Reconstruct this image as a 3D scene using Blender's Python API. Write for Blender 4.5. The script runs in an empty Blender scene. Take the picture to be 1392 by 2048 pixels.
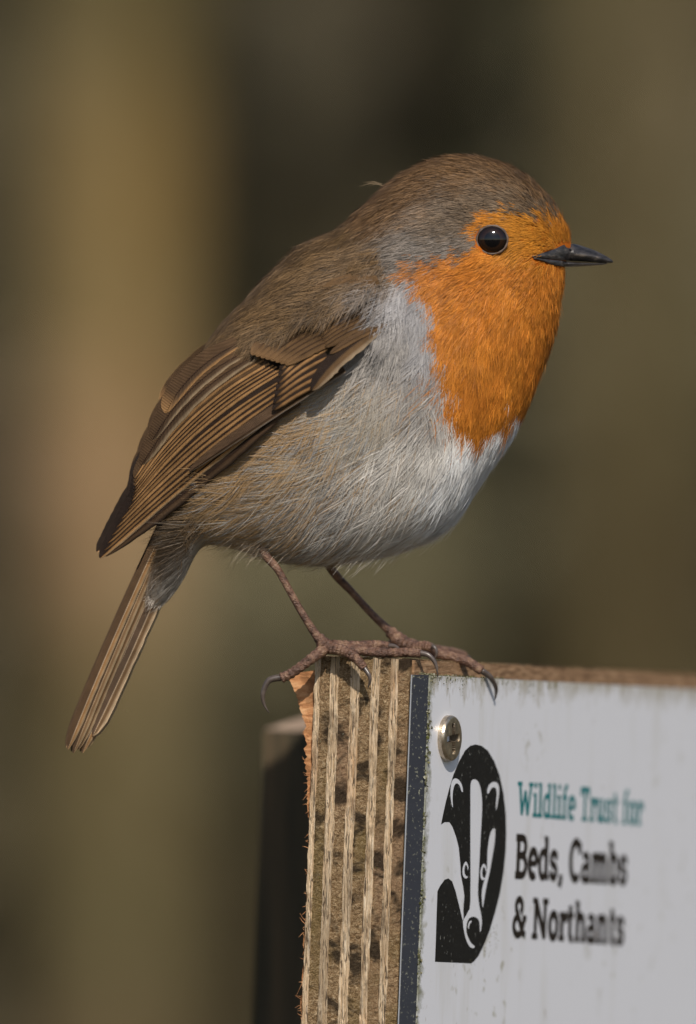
import bpy, bmesh, math, random
import numpy as np
from mathutils import Vector, noise
from mathutils.geometry import tessellate_polygon
from mathutils.bvhtree import BVHTree

random.seed(7)
rng = np.random.default_rng(11)
R = math.radians
scene = bpy.context.scene
COL = scene.collection

# ------------------------------------------------------------------ camera
S = 9.0e-5            # metres per photograph pixel at the bird
D = 3.0               # camera to bird
ZC = 1.2262           # camera height
FOCUS = D - 0.010
cam = bpy.data.cameras.new('camera')
cam.sensor_fit = 'VERTICAL'
cam.sensor_height = 36.0
cam.lens = 36.0 * D / (2048 * S)
cam.clip_start = 0.05
cam.clip_end = 2000
cam.dof.use_dof = True
cam.dof.focus_distance = FOCUS
cam.dof.aperture_fstop = cam.lens / 56.0
cam.dof.aperture_blades = 0
camo = bpy.data.objects.new('camera', cam)
camo.location = (0, -D, ZC)
camo.rotation_euler = (R(90), 0, 0)
COL.objects.link(camo)
scene.camera = camo

# ------------------------------------------------------------------ light
SUN_AZ, SUN_EL = R(8), R(43)     # azimuth measured to the right of straight-behind-the-camera
sdir = Vector((math.sin(SUN_AZ) * math.cos(SUN_EL), -math.cos(SUN_AZ) * math.cos(SUN_EL), math.sin(SUN_EL)))
world = bpy.data.worlds.new('World')
scene.world = world
world.use_nodes = True
wn = world.node_tree
bg = wn.nodes['Background']
sky = wn.nodes.new('ShaderNodeTexSky')
sky.sky_type = 'NISHITA'
sky.sun_disc = False
sky.sun_elevation = SUN_EL
sky.sun_rotation = math.atan2(sdir.x, sdir.y)
wn.links.new(sky.outputs[0], bg.inputs[0])
bg.inputs[1].default_value = 0.09
sl = bpy.data.lights.new('sun', 'SUN')
sl.energy = 3.5
sl.angle = R(0.53)
sl.color = (1.0, 0.93, 0.83)
slo = bpy.data.objects.new('sun', sl)
slo.rotation_euler = sdir.to_track_quat('Z', 'Y').to_euler()
slo.location = (1, -2, 4)
COL.objects.link(slo)
vs = scene.view_settings
vs.view_transform = 'Standard'
vs.look = 'None'
vs.exposure = 0.15
vs.gamma = 1.0
scene.cycles.use_denoising = True
scene.cycles.max_bounces = 4
scene.cycles.diffuse_bounces = 2
scene.cycles.transparent_max_bounces = 6

# ------------------------------------------------------------------ helpers
def P(px, py, y=0.0):
    """point that stands at depth y and height/offset measured on the photograph"""
    k = (D + y) / D
    return Vector(((px - 696) * S * k, y, ZC + (1024 - py) * S * k))

def srgb(r, g, b):
    f = lambda c: c / 12.92 if c <= 0.04045 else ((c + 0.055) / 1.055) ** 2.4
    return (f(r / 255), f(g / 255), f(b / 255), 1)

def link(o, parent=None):
    COL.objects.link(o)
    if parent is not None:
        o.parent = parent
    return o

def mesh_obj(name, verts, faces, mat, parent=None, smooth=True, cols=None, barb=None):
    me = bpy.data.meshes.new(name)
    me.from_pydata([tuple(v) for v in verts], [], faces)
    if smooth:
        me.polygons.foreach_set('use_smooth', [True] * len(me.polygons))
    if cols is not None:
        a = me.attributes.new('col', 'FLOAT_COLOR', 'POINT')
        a.data.foreach_set('color', np.asarray(cols, dtype=np.float32).ravel())
    if barb is not None:
        a = me.attributes.new('barb', 'FLOAT', 'POINT')
        a.data.foreach_set('value', np.asarray(barb, dtype=np.float32).ravel())
    for m in (mat if isinstance(mat, (list, tuple)) else [mat]):
        me.materials.append(m)
    me.update()
    return link(bpy.data.objects.new(name, me), parent)

def np_mesh(name, V, Q, mat, parent=None, cols=None, smooth=False):
    """big quad mesh from arrays"""
    me = bpy.data.meshes.new(name)
    nv, nq = len(V), len(Q)
    me.vertices.add(nv)
    me.vertices.foreach_set('co', V.astype(np.float32).ravel())
    me.loops.add(nq * 4)
    me.loops.foreach_set('vertex_index', Q.astype(np.int32).ravel())
    me.polygons.add(nq)
    me.polygons.foreach_set('loop_start', np.arange(0, nq * 4, 4, dtype=np.int32))
    me.polygons.foreach_set('loop_total', np.full(nq, 4, dtype=np.int32))
    if smooth:
        me.polygons.foreach_set('use_smooth', np.ones(nq, dtype=bool))
    me.update(calc_edges=True)
    if cols is not None:
        a = me.attributes.new('col', 'FLOAT_COLOR', 'POINT')
        a.data.foreach_set('color', cols.astype(np.float32).ravel())
    me.materials.append(mat)
    return link(bpy.data.objects.new(name, me), parent)

def empty(name, loc, label=None, cat=None, group=None):
    o = bpy.data.objects.new(name, None)
    o.location = loc
    o.empty_display_size = 0.02
    COL.objects.link(o)
    tag(o, label, cat, group)
    return o

def tag(o, label=None, cat=None, group=None, kind=None):
    if label: o['label'] = label
    if cat: o['category'] = cat
    if group: o['group'] = group
    if kind: o['kind'] = kind
    return o

def keep(o, parent):
    """parent without moving (parents are pure translations)"""
    o.parent = parent
    o.matrix_parent_inverse.identity()
    t = Vector(parent.location)
    q = parent.parent
    while q is not None:
        t += Vector(q.location); q = q.parent
    o.location = Vector(o.location) - t
    return o

class Mat:
    """tiny node-graph helper"""
    def __init__(s, name, rough=0.6, spec=0.3):
        s.m = bpy.data.materials.new(name)
        s.m.use_nodes = True
        s.nt = s.m.node_tree
        s.b = s.nt.nodes['Principled BSDF']
        s.b.inputs['Roughness'].default_value = rough
        s.b.inputs['Specular IOR Level'].default_value = spec
        s.pos = None
    def n(s, t, **kw):
        nd = s.nt.nodes.new(t)
        for k, v in kw.items():
            setattr(nd, k, v)
        return nd
    def l(s, a, b):
        s.nt.links.new(a, b)
    def coord(s, scale=(1, 1, 1), rot=(0, 0, 0), kind='Object'):
        tc = s.n('ShaderNodeTexCoord')
        mp = s.n('ShaderNodeMapping')
        mp.inputs['Scale'].default_value = scale
        mp.inputs['Rotation'].default_value = rot
        s.l(tc.outputs[kind], mp.inputs[0])
        return mp.outputs[0]
    def noise(s, vec, scale, detail=4, rough=0.6, dist=0.0):
        nd = s.n('ShaderNodeTexNoise')
        nd.inputs['Scale'].default_value = scale
        nd.inputs['Detail'].default_value = detail
        nd.inputs['Roughness'].default_value = rough
        nd.inputs['Distortion'].default_value = dist
        s.l(vec, nd.inputs['Vector'])
        return nd.outputs['Fac']
    def ramp(s, fac, stops, interp='LINEAR'):
        r = s.n('ShaderNodeValToRGB')
        r.color_ramp.interpolation = interp
        el = r.color_ramp.elements
        while len(el) > 1:
            el.remove(el[-1])
        el[0].position, el[0].color = stops[0][0], stops[0][1]
        for p, c in stops[1:]:
            e = el.new(p); e.color = c
        s.l(fac, r.inputs[0])
        return r.outputs[0]
    def mix(s, fac, a, b, mode='MIX'):
        m = s.n('ShaderNodeMix', data_type='RGBA', blend_type=mode)
        for k, v in ((0, fac), (6, a), (7, b)):
            if hasattr(v, 'links'):
                s.l(v, m.inputs[k])
            else:
                m.inputs[k].default_value = v
        return m.outputs[2]
    def math(s, op, a, b=None):
        m = s.n('ShaderNodeMath', operation=op)
        for k, v in ((0, a), (1, b)):
            if v is None: continue
            if hasattr(v, 'links'): s.l(v, m.inputs[k])
            else: m.inputs[k].default_value = v
        return m.outputs[0]
    def attr(s, name, out='Color'):
        a = s.n('ShaderNodeAttribute', attribute_name=name)
        return a.outputs[out]
    def color(s, c):
        if hasattr(c, 'links'): s.l(c, s.b.inputs['Base Color'])
        else: s.b.inputs['Base Color'].default_value = c
    def bump(s, h, dist=0.001, strength=0.5):
        b = s.n('ShaderNodeBump')
        b.inputs['Distance'].default_value = dist
        b.inputs['Strength'].default_value = strength
        s.l(h, b.inputs['Height'])
        s.l(b.outputs[0], s.b.inputs['Normal'])

# ------------------------------------------------------------------ sign board frame (u along the board, w through it, v up)
OC = P(819, 1317, -0.013)
Uv = Vector((0.41, 0.912, -0.030)).normalized()
Vv = Vector((0.038, 0.0158, 1.0)); Vv = (Vv - Uv * Vv.dot(Uv)).normalized()
Wv = Vv.cross(Uv).normalized()
if Wv.x > 0: Wv = -Wv          # to the left, through the board
def B(u, w, v):
    """millimetres in the board frame -> world"""
    return OC + (Uv * u + Wv * w + Vv * v) * 0.001
def on_sign(px, py, w_mm):
    """board coordinates (u, v in mm) of a mark that stands at this place on the sign face"""
    o = Vector((0, -D, ZC))
    r = Vector(((px - 696) * S / D, 1.0, (1024 - py) * S / D))
    p0 = B(0, w_mm, 0)
    t = (p0 - o).dot(Wv) / r.dot(Wv)
    q = o + r * t - OC
    return q.dot(Uv) * 1000, q.dot(Vv) * 1000

G = lambda v, a=1: (v, v, v, a)

# ------------------------------------------------------------------ materials
def mat_wood_ply(name, light):
    m = Mat(name, 0.85, 0.15)
    oi = m.n('ShaderNodeObjectInfo')
    def lc(scale, k=7.0):
        """object coordinates moved on by a random step for each layer"""
        tc = m.n('ShaderNodeTexCoord')
        sh = m.n('ShaderNodeVectorMath', operation='ADD')
        cb = m.n('ShaderNodeCombineXYZ')
        r = m.math('MULTIPLY', oi.outputs['Random'], k)
        m.l(r, cb.inputs[2]); m.l(r, cb.inputs[0])
        m.l(tc.outputs['Object'], sh.inputs[0]); m.l(cb.outputs[0], sh.inputs[1])
        mp = m.n('ShaderNodeMapping'); mp.inputs['Scale'].default_value = scale
        m.l(sh.outputs[0], mp.inputs[0])
        return mp.outputs[0]
    big = m.noise(lc((60, 60, 55)), 1.0, 3, 0.55)
    mid = m.noise(lc((300, 300, 170)), 1.0, 4, 0.65)
    if light:   # long grain strips running down the edge
        st = m.noise(lc((3000, 3000, 110)), 1.0, 5, 0.7, 0.25)
        c = m.ramp(st, [(0.28, srgb(136, 108, 80)), (0.40, srgb(206, 174, 136)), (0.54, srgb(234, 206, 170)), (0.70, srgb(250, 232, 204))])
        c = m.mix(m.ramp(big, [(0.34, G(0.5)), (0.46, G(0)), (0.56, G(0)), (0.70, G(0.55))]), c, srgb(156, 138, 114))
        org = m.noise(lc((45, 45, 40), 13.0), 1.0, 2, 0.5)
        c = m.mix(m.ramp(org, [(0.55, G(0)), (0.70, G(0.5))]), c, srgb(206, 152, 104))
        c = m.mix(m.ramp(mid, [(0.54, G(0)), (0.68, G(0.6))]), c, srgb(116, 94, 70))
        cr = m.noise(lc((2600, 2600, 240)), 1.0, 3, 0.6, 0.8)
        c = m.mix(m.ramp(cr, [(0.56, G(0)), (0.62, G(0.8))]), c, srgb(58, 44, 34))
        m.color(c)
        m.bump(m.math('ADD', st, m.math('MULTIPLY', cr, -0.9)), 0.0008, 1.0)
    else:       # rough end grain with mould
        g = m.noise(lc((1300, 1300, 2100)), 1.0, 5, 0.85, 1.2)
        c = m.ramp(g, [(0.30, srgb(44, 33, 22)), (0.42, srgb(130, 102, 70)), (0.54, srgb(188, 156, 116)), (0.68, srgb(244, 218, 178))])
        c = m.mix(m.ramp(big, [(0.48, G(0)), (0.62, G(0.5))]), c, srgb(120, 104, 54))
        pk = m.noise(lc((50, 50, 40), 11.0), 1.0, 2, 0.5)
        c = m.mix(m.ramp(pk, [(0.50, G(0)), (0.66, G(0.5))]), c, srgb(178, 142, 114))
        mo = m.noise(lc((120, 120, 165), 17.0), 1.0, 3, 0.6, 0.5)
        c = m.mix(m.ramp(mo, [(0.51, G(0)), (0.60, G(0.84))]), c, srgb(36, 30, 25))
        m.color(c)
        m.bump(g, 0.0012, 1.0)
    return m.m

def mat_face_veneer():
    m = Mat('weathered_veneer', 0.8, 0.2)
    v = m.coord((300, 300, 1500))
    g = m.noise(v, 1.0, 5, 0.65, 0.3)
    m.color(m.ramp(g, [(0.3, srgb(92, 68, 48)), (0.5, srgb(146, 114, 84)), (0.7, srgb(184, 150, 116))]))
    m.bump(g, 0.0005, 0.6)
    return m.m

def mat_peel():
    m = Mat('peeling_veneer', 0.75, 0.2)
    v = m.coord((250, 250, 900), (0, R(20), 0))
    g = m.noise(v, 1.0, 5, 0.65, 0.5)
    c = m.ramp(g, [(0.3, srgb(122, 80, 50)), (0.5, srgb(176, 124, 82)), (0.72, srgb(206, 160, 116))])
    v3 = m.coord()
    d = m.noise(v3, 160, 3, 0.6)
    m.color(m.mix(m.ramp(d, [(0.55, G(0)), (0.7, G(0.7))]), c, srgb(96, 66, 40)))
    m.bump(g, 0.0005, 0.6)
    return m.m

def mat_sign_white():
    m = Mat('sign_face_white', 0.32, 0.5)
    v = m.coord()
    base = (0.76, 0.76, 0.795, 1)
    st = m.noise(m.coord((130, 130, 16)), 1.0, 4, 0.6)
    c = m.mix(m.ramp(st, [(0.56, G(0)), (0.76, G(0.35))]), base, (0.50, 0.47, 0.38, 1))
    sp = m.noise(v, 330, 2, 0.5)
    mask = m.noise(v, 35, 2, 0.5)
    f = m.math('MULTIPLY', m.ramp(sp, [(0.62, G(0)), (0.74, G(1))]), m.ramp(mask, [(0.48, G(0)), (0.70, G(0.75))]))
    c = m.mix(f, c, (0.28, 0.25, 0.13, 1))
    rd = m.noise(m.coord((600, 600, 190)), 1.0, 2, 0.5)
    c = m.mix(m.ramp(rd, [(0.73, G(0)), (0.79, G(0.7))]), c, (0.25, 0.17, 0.09, 1))
    tc = m.n('ShaderNodeTexCoord')
    def dist(axis, off):
        d = m.n('ShaderNodeVectorMath', operation='DOT_PRODUCT')
        m.l(tc.outputs['Object'], d.inputs[0]); d.inputs[1].default_value = axis
        return m.math('SUBTRACT', d.outputs['Value'], off)
    dt = dist(tuple(-Vv), -OC.dot(Vv) + 0.0029)       # metres below the top edge
    dl = dist(tuple(Uv), OC.dot(Uv))                  # metres from the left edge
    wob = m.noise(m.coord((420, 420, 190)), 1.0, 5, 0.7)
    wob2 = m.noise(v, 420, 4, 0.7)
    ft = m.ramp(m.math('ADD', m.math('MULTIPLY', dt, 110.0), m.math('MULTIPLY', m.math('SUBTRACT', 0.62, wob), 1.9)), [(0.0, G(0.85)), (0.25, G(0.5)), (0.6, G(0.0))])
    c = m.mix(ft, c, (0.30, 0.25, 0.14, 1))
    fl = m.ramp(m.math('ADD', m.math('MULTIPLY', dl, 230.0), m.math('MULTIPLY', m.math('SUBTRACT', 0.56, wob2), 1.6)), [(0.0, G(0.85)), (0.2, G(0.6)), (0.5, G(0.0))])
    c = m.mix(fl, c, (0.17, 0.17, 0.09, 1))
    m.color(c)
    m.bump(m.noise(v, 60, 2, 0.5), 0.0004, 0.12)
    return m.m

def mat_speckled(name, base, speck, rough=0.4, lo=0.66, hi=0.72, sc=900, st=1.0):
    m = Mat(name, rough, 0.4)
    v = m.coord((sc, sc, sc * 0.75))
    s1 = m.noise(v, 1.0, 2, 0.5)
    m2 = m.noise(m.coord(), 90, 3, 0.6)
    c = m.mix(m.math('MULTIPLY', m.ramp(s1, [(lo, G(0)), (hi, G(1))]), m.ramp(m2, [(0.4, G(0.15)), (0.6, G(st))])), base, speck)
    m.color(c)
    return m.m

def mat_plain(name, c, rough=0.6, spec=0.3, metal=0.0, nscale=None, namt=0.25):
    m = Mat(name, rough, spec)
    m.b.inputs['Metallic'].default_value = metal
    if nscale:
        g = m.noise(m.coord(), nscale, 4, 0.6)
        k = tuple(x * (1 - namt) for x in c[:3]) + (1,)
        k2 = tuple(min(1, x * (1 + namt)) for x in c[:3]) + (1,)
        m.color(m.ramp(g, [(0.3, k), (0.7, k2)]))
    else:
        m.color(c)
    return m.m

def mat_plumage():
    m = Mat('plumage_barbs', 0.55, 0.25)
    m.color(m.attr('col'))
    return m.m

def mat_feather():
    m = Mat('flight_feather_vane', 0.5, 0.3)
    c = m.attr('col')
    s = m.math('SINE', m.math('MULTIPLY', m.attr('barb', 'Fac'), 2 * math.pi))
    n2 = m.noise(m.coord((500, 500, 500)), 1.0, 3, 0.6)
    k = m.math('ADD', m.math('MULTIPLY', s, 0.24), m.math('ADD', m.math('MULTIPLY', n2, 0.7), 0.55))
    m.color(m.mix(1.0, c, k, 'MULTIPLY'))
    m.bump(s, 0.00018, 0.7)
    return m.m

def mat_leg():
    m = Mat('leg_skin', 0.42, 0.45)
    g = m.noise(m.coord(), 520, 5, 0.65)
    m.color(m.ramp(g, [(0.3, srgb(44, 32, 26)), (0.5, srgb(106, 77, 62)), (0.70, srgb(148, 118, 94))]))
    m.bump(m.noise(m.coord((1600, 1600, 2600)), 1.0, 3, 0.6), 0.0006, 0.9)
    return m.m

def mat_beak():
    m = Mat('beak_horn', 0.33, 0.5)
    g = m.noise(m.coord((500, 500, 1100)), 1.0, 4, 0.6, 0.3)
    m.color(m.ramp(g, [(0.35, srgb(30, 28, 28)), (0.6, srgb(62, 58, 57)), (0.78, srgb(112, 102, 92))]))
    m.bump(g, 0.0003, 0.5)
    return m.m

def mat_eye():
    m = Mat('eye_gloss', 0.09, 0.4)
    tc = m.n('ShaderNodeTexCoord')
    sx = m.n('ShaderNodeSeparateXYZ')
    m.l(tc.outputs['Object'], sx.inputs[0])
    r2 = m.math('ADD', m.math('POWER', sx.outputs[0], 2.0), m.math('POWER', sx.outputs[2], 2.0))
    r = m.math('MULTIPLY', m.math('SQRT', r2), 1 / 0.00265)
    m.color(m.ramp(r, [(0.0, (0.002, 0.002, 0.003, 1)), (0.50, (0.002, 0.002, 0.003, 1)), (0.58, (0.020, 0.009, 0.005, 1)),
                       (0.82, (0.012, 0.006, 0.004, 1)), (0.92, (0.004, 0.003, 0.003, 1))]))
    m.b.inputs['Coat Weight'].default_value = 0.15
    m.b.inputs['Coat Roughness'].default_value = 0.05
    return m.m

M_PL = mat_wood_ply('ply_long_grain', True)
M_PD = mat_wood_ply('ply_end_grain', False)
M_FV = mat_face_veneer()
M_PEEL = mat_peel()
M_WHITE = mat_sign_white()
M_CORE = mat_speckled('sign_core_dark', (0.022, 0.024, 0.032, 1), (0.30, 0.30, 0.22, 1), 0.55, 0.62, 0.70, 2300, 0.7)
M_SKIN = mat_plain('sign_skin_metal', (0.55, 0.55, 0.56, 1), 0.35, 0.5, 0.6)
M_INK = mat_speckled('ink_black', (0.008, 0.008, 0.009, 1), (0.30, 0.30, 0.27, 1), 0.35, 0.66, 0.72, 1500, 0.9)
M_INKT = mat_plain('ink_teal', srgb(10, 118, 122), 0.35, 0.4, 0, 300, 0.12)
M_INKB = mat_plain('ink_brown_black', srgb(34, 26, 22), 0.35, 0.4, 0, 300, 0.12)
M_SCREW = mat_plain('screw_steel', (0.50, 0.42, 0.32, 1), 0.30, 0.5, 0.9, 900, 0.4)
M_MOSS = Mat('moss_lichen', 0.9, 0.1); M_MOSS.color(M_MOSS.attr('col')); M_MOSS = M_MOSS.m
M_BARB = mat_plumage()
M_VANE = mat_feather()
M_LEG = mat_leg()
M_BEAK = mat_beak()
M_EYE = mat_eye()
M_CLAW = mat_plain('claw_horn', srgb(82, 72, 66), 0.3, 0.5, 0, 900, 0.35)
M_SKINB = Mat('down_skin', 0.8, 0.1); M_SKINB.color(M_SKINB.attr('col')); M_SKINB = M_SKINB.m

# ------------------------------------------------------------------ ground and wood behind (large structure)
def mat_ground():
    m = Mat('leaf_litter_ground', 0.95, 0.1)
    v = m.coord()
    a = m.noise(v, 3.0, 6, 0.65)
    c = m.ramp(a, [(0.3, (0.035, 0.028, 0.014, 1)), (0.5, (0.085, 0.062, 0.032, 1)), (0.7, (0.10, 0.095, 0.04, 1))])
    m.color(c)
    m.bump(m.noise(v, 25, 5, 0.7), 0.03, 0.8)
    return m.m
def ground_h(x, y):
    return 0.05 * noise.noise(Vector((x * 0.5, y * 0.5, 0))) * min(1, max(0, (abs(x) + abs(y) - 0.6))) - 0.0
xs = sorted(set([-400, -200, -100, -50, -30, -20, -15] + [i * 0.5 for i in range(-24, 25)] + [15, 20, 30, 50, 100, 200, 400]))
gv = [(x, y, ground_h(x, y)) for y in xs for x in xs]
n = len(xs)
gf = [(j * n + i, j * n + i + 1, (j + 1) * n + i + 1, (j + 1) * n + i) for j in range(n - 1) for i in range(n - 1)]
tag(mesh_obj('ground', gv, gf, mat_ground()), 'brown leaf litter ground of the wood', None, None, 'structure')

def mat_bark(name, stops, sc=9):
    m = Mat(name, 0.9, 0.1)
    g = m.noise(m.coord((sc, sc, sc * 0.22)), 1.0, 6, 0.65, 0.5)
    m.color(m.ramp(g, stops))
    m.bump(m.noise(m.coord((40, 40, 8)), 1.0, 5, 0.7), 0.01, 0.8)
    return m.m
def mat_leaf(name):
    m = Mat(name, 0.7, 0.15)
    m.color(m.attr('col'))
    return m.m
M_LEAF = mat_leaf('dull_leaves')

def tube(pts, rad, seg=10, cap=True, prof=None):
    """swept tube; returns verts, faces"""
    pts = [Vector(p) for p in pts]
    V, F = [], []
    up = Vector((0.13, 1, 0.21)).normalized()
    for i, p in enumerate(pts):
        d = (pts[min(i + 1, len(pts) - 1)] - pts[max(i - 1, 0)]).normalized()
        a = up - d * up.dot(d)
        if a.length < 1e-6: a = Vector((1, 0, 0)) - d * d.x
        a.normalize(); up = a
        b = d.cross(a)
        for k in range(seg):
            t = 2 * math.pi * k / seg
            r = rad[i] * (prof(i, t) if prof else 1)
            V.append(p + (a * math.cos(t) + b * math.sin(t)) * r)
    for i in range(len(pts) - 1):
        for k in range(seg):
            k2 = (k + 1) % seg
            F.append((i * seg + k, i * seg + k2, (i + 1) * seg + k2, (i + 1) * seg + k))
    if cap:
        F.append(tuple(range(seg))[::-1])
        F.append(tuple((len(pts) - 1) * seg + k for k in range(seg)))
    return V, F

def smooth_path(pts, n):
    """Catmull-Rom resample of a list of tuples"""
    A = np.array([list(p) for p in pts], dtype=float)
    m = len(A)
    out = []
    for q in np.linspace(0, m - 1, n):
        i = min(int(q), m - 2); t = q - i
        p0, p1, p2, p3 = A[max(i - 1, 0)], A[i], A[i + 1], A[min(i + 2, m - 1)]
        out.append(0.5 * (2 * p1 + (p2 - p0) * t + (2 * p0 - 5 * p1 + 4 * p2 - p3) * t * t + (3 * p1 - p0 - 3 * p2 + p3) * t ** 3))
    return np.array(out)

def leaf_cloud(centres, radii, count, size, palette, seedv, squash=0.85):
    """leaf-sized folded quads spread through clumps -> arrays"""
    g = np.random.default_rng(seedv)
    C = np.asarray(centres); Rr = np.asarray(radii)
    idx = g.integers(0, len(C), count)
    u = g.normal(size=(count, 3)); u /= np.linalg.norm(u, axis=1)[:, None]
    rr = g.random(count) ** 0.45
    pos = C[idx] + u * (rr * Rr[idx])[:, None] * np.array([1, 1, squash])
    d = g.normal(size=(count, 3)); d[:, 2] -= 0.3; d /= np.linalg.norm(d, axis=1)[:, None]
    s = np.cross(d, g.normal(size=(count, 3))); s /= np.linalg.norm(s, axis=1)[:, None]
    L = size * (0.6 + 0.8 * g.random(count))[:, None]
    W = L * (0.3 + 0.2 * g.random(count))[:, None]
    nn = np.cross(d, s)
    a = pos - d * L * .5
    b = pos + s * W * .5 + nn * L * .12
    c = pos + d * L * .5
    e = pos - s * W * .5 + nn * L * .12
    V = np.stack([a, b, c, e], 1).reshape(-1, 3)
    Q = np.arange(count * 4).reshape(-1, 4)
    pal = np.asarray(palette)
    ci = pal[g.integers(0, len(pal), count)] * (0.7 + 0.6 * g.random(count))[:, None]
    cols = np.concatenate([np.repeat(ci, 4, 0), np.ones((count * 4, 1))], 1)
    return V, Q, cols

def bark_trunk(root, base, top, r0, r1, mat, seedv, bend=0.03, rows=40):
    b, t = Vector(base), Vector(top)
    rnd = random.Random(seedv)
    ph = rnd.random() * 6
    pts, rad = [], []
    for i in range(rows):
        q = i / (rows - 1)
        p = b.lerp(t, q)
        p.x += bend * math.sin(q * 5 + ph); p.y += bend * math.cos(q * 4 + ph)
        pts.append(p)
        rad.append((r0 + (r1 - r0) * q) * (1 + 0.5 * math.exp(-q * rows * 0.25)) * (1 + 0.04 * math.sin(q * 23 + ph)))
    V, F = tube(pts, rad, 18, True, lambda i, a: 1 + 0.10 * noise.noise(Vector((math.cos(a) * 2 + ph, math.sin(a) * 2, i * 0.35))))
    o = mesh_obj('trunk', V, F, mat)
    keep(o, root)
    return pts

def mat_bark_patched():
    """pale bark with ochre lichen on its middle reach"""
    m = Mat('bark_ochre', 0.9, 0.1)
    g = m.noise(m.coord((14, 14, 5)), 1.0, 5, 0.6, 0.5)
    tc = m.n('ShaderNodeTexCoord'); sx = m.n('ShaderNodeSeparateXYZ')
    m.l(tc.outputs['Object'], sx.inputs[0])
    z = m.math('ADD', sx.outputs[2], m.math('MULTIPLY', m.math('SUBTRACT', g, 0.5), 0.10))
    zz = m.math('MULTIPLY', m.math('SUBTRACT', z, 0.95), 1.6)
    stops = [(0.0, srgb(112, 92, 70)), (0.16, srgb(106, 96, 66)), (0.34, srgb(112, 98, 66)), (0.44, srgb(172, 140, 104)), (0.50, srgb(164, 132, 92)), (0.56, srgb(144, 122, 80)), (0.68, srgb(140, 116, 72)), (0.76, srgb(112, 98, 64)), (1.0, srgb(96, 88, 62))]
    m.color(m.ramp(zz, stops))
    m.bump(m.noise(m.coord((40, 40, 8)), 1.0, 5, 0.7), 0.01, 0.8)
    return m.m
BR = mat_bark_patched()
BR2 = mat_bark('bark_olive', [(0.30, srgb(66, 58, 38)), (0.5, srgb(96, 84, 56)), (0.72, srgb(116, 102, 72))], 7)
BR3 = mat_bark('bark_dark', [(0.30, srgb(40, 36, 24)), (0.5, srgb(62, 54, 36)), (0.72, srgb(80, 70, 48))], 7)

def at(px, y):
    return (px - 696) * S * (D + y) / D

def tree(label, px, y, r0, h, mat, crown_r, crown_z, seedv, palette, leaves=2500, lean=0.0, size=0.09, group=None):
    x = at(px, y)
    z0 = ground_h(x, y) - 0.05
    root = empty('tree', (x, y, z0), label, 'tree', group)
    rnd = random.Random(seedv)
    bark_trunk(root, (x - lean * 1.2 / h, y, z0), (x + lean, y, z0 + h), r0, r0 * 0.45, mat, seedv, r0 * 0.25)
    cs, rs = [], []
    for k in range(9):
        a = k * 2.4 + rnd.random()
        z = crown_z + rnd.uniform(0.0, 1.0) * (h - crown_z)
        rr = crown_r * rnd.uniform(0.35, 0.9)
        c = Vector((x + lean * z / h + math.cos(a) * rr, y + math.sin(a) * rr, z0 + z + 0.3))
        st = Vector((x + lean * z / h, y, z0 + z - 0.5))
        pts = smooth_path([st, st.lerp(c, 0.5) + Vector((0, 0, 0.12)), c], 8)
        V, F = tube(pts, np.linspace(r0 * 0.35, r0 * 0.08, 8), 7)
        keep(mesh_obj('limb', V, F, mat), root)
        for _ in range(3):
            cs.append(c + Vector((rnd.gauss(0, .3), rnd.gauss(0, .3), rnd.gauss(0, .22))) * crown_r * .6)
            rs.append(crown_r * rnd.uniform(0.28, 0.5))
    V, Q, C = leaf_cloud([tuple(c) for c in cs], rs, leaves, size, palette, seedv)
    o = np_mesh('crown', V, Q, M_LEAF, None, C)
    keep(o, root)
    return root

def shrub(label, px, y, w, h, n_leaf, palette, seedv, size=0.06, z_low=0.0, group=None, cat='shrub', name='shrub'):
    x = at(px, y)
    z0 = ground_h(x, y) - 0.03
    root = empty(name, (x, y, z0), label, cat, group)
    rnd = random.Random(seedv)
    cs, rs = [], []
    for k in range(11):
        a = k * 2.399
        q = (k + .5) / 11
        c = Vector((x + math.cos(a) * w * .5 * math.sqrt(q), y + math.sin(a) * w * .4 * math.sqrt(q), z0 + max(z_low, h * rnd.uniform(0.25, 0.95))))
        V, F = tube(smooth_path([Vector((x + math.cos(a) * .08, y + math.sin(a) * .08, z0)), Vector((x, y, z0)).lerp(c, .55) + Vector((rnd.gauss(0, .04), 0, 0)), c], 8),
                    np.linspace(0.016, 0.004, 8), 6)
        keep(mesh_obj('stem', V, F, BR2), root)
        for t in (0.35, 0.65, 0.95):
            cs.append(Vector((x, y, z0)).lerp(c, t) + Vector((rnd.gauss(0, .05), rnd.gauss(0, .05), 0)))
            rs.append(w * rnd.uniform(0.16, 0.3))
    V, Q, C = leaf_cloud([tuple(c) for c in cs], rs, n_leaf, size, palette, seedv)
    o = np_mesh('foliage', V, Q, M_LEAF, None, C)
    keep(o, root)
    return root

OLIVE = [(0.235, 0.200, 0.115), (0.20, 0.178, 0.095), (0.265, 0.215, 0.135)]
OCHRE = [(0.20, 0.14, 0.055), (0.16, 0.115, 0.05), (0.22, 0.16, 0.08)]
STRAW = [(0.30, 0.22, 0.13), (0.24, 0.175, 0.10), (0.34, 0.25, 0.16)]
GAPSHADE = [(0.018, 0.017, 0.008), (0.026, 0.023, 0.010), (0.012, 0.012, 0.006)]  # near-black leaves: shade of the gaps in the wood put into the colour
BROWN = [(0.13, 0.095, 0.06), (0.10, 0.075, 0.045), (0.16, 0.115, 0.075)]

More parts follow.
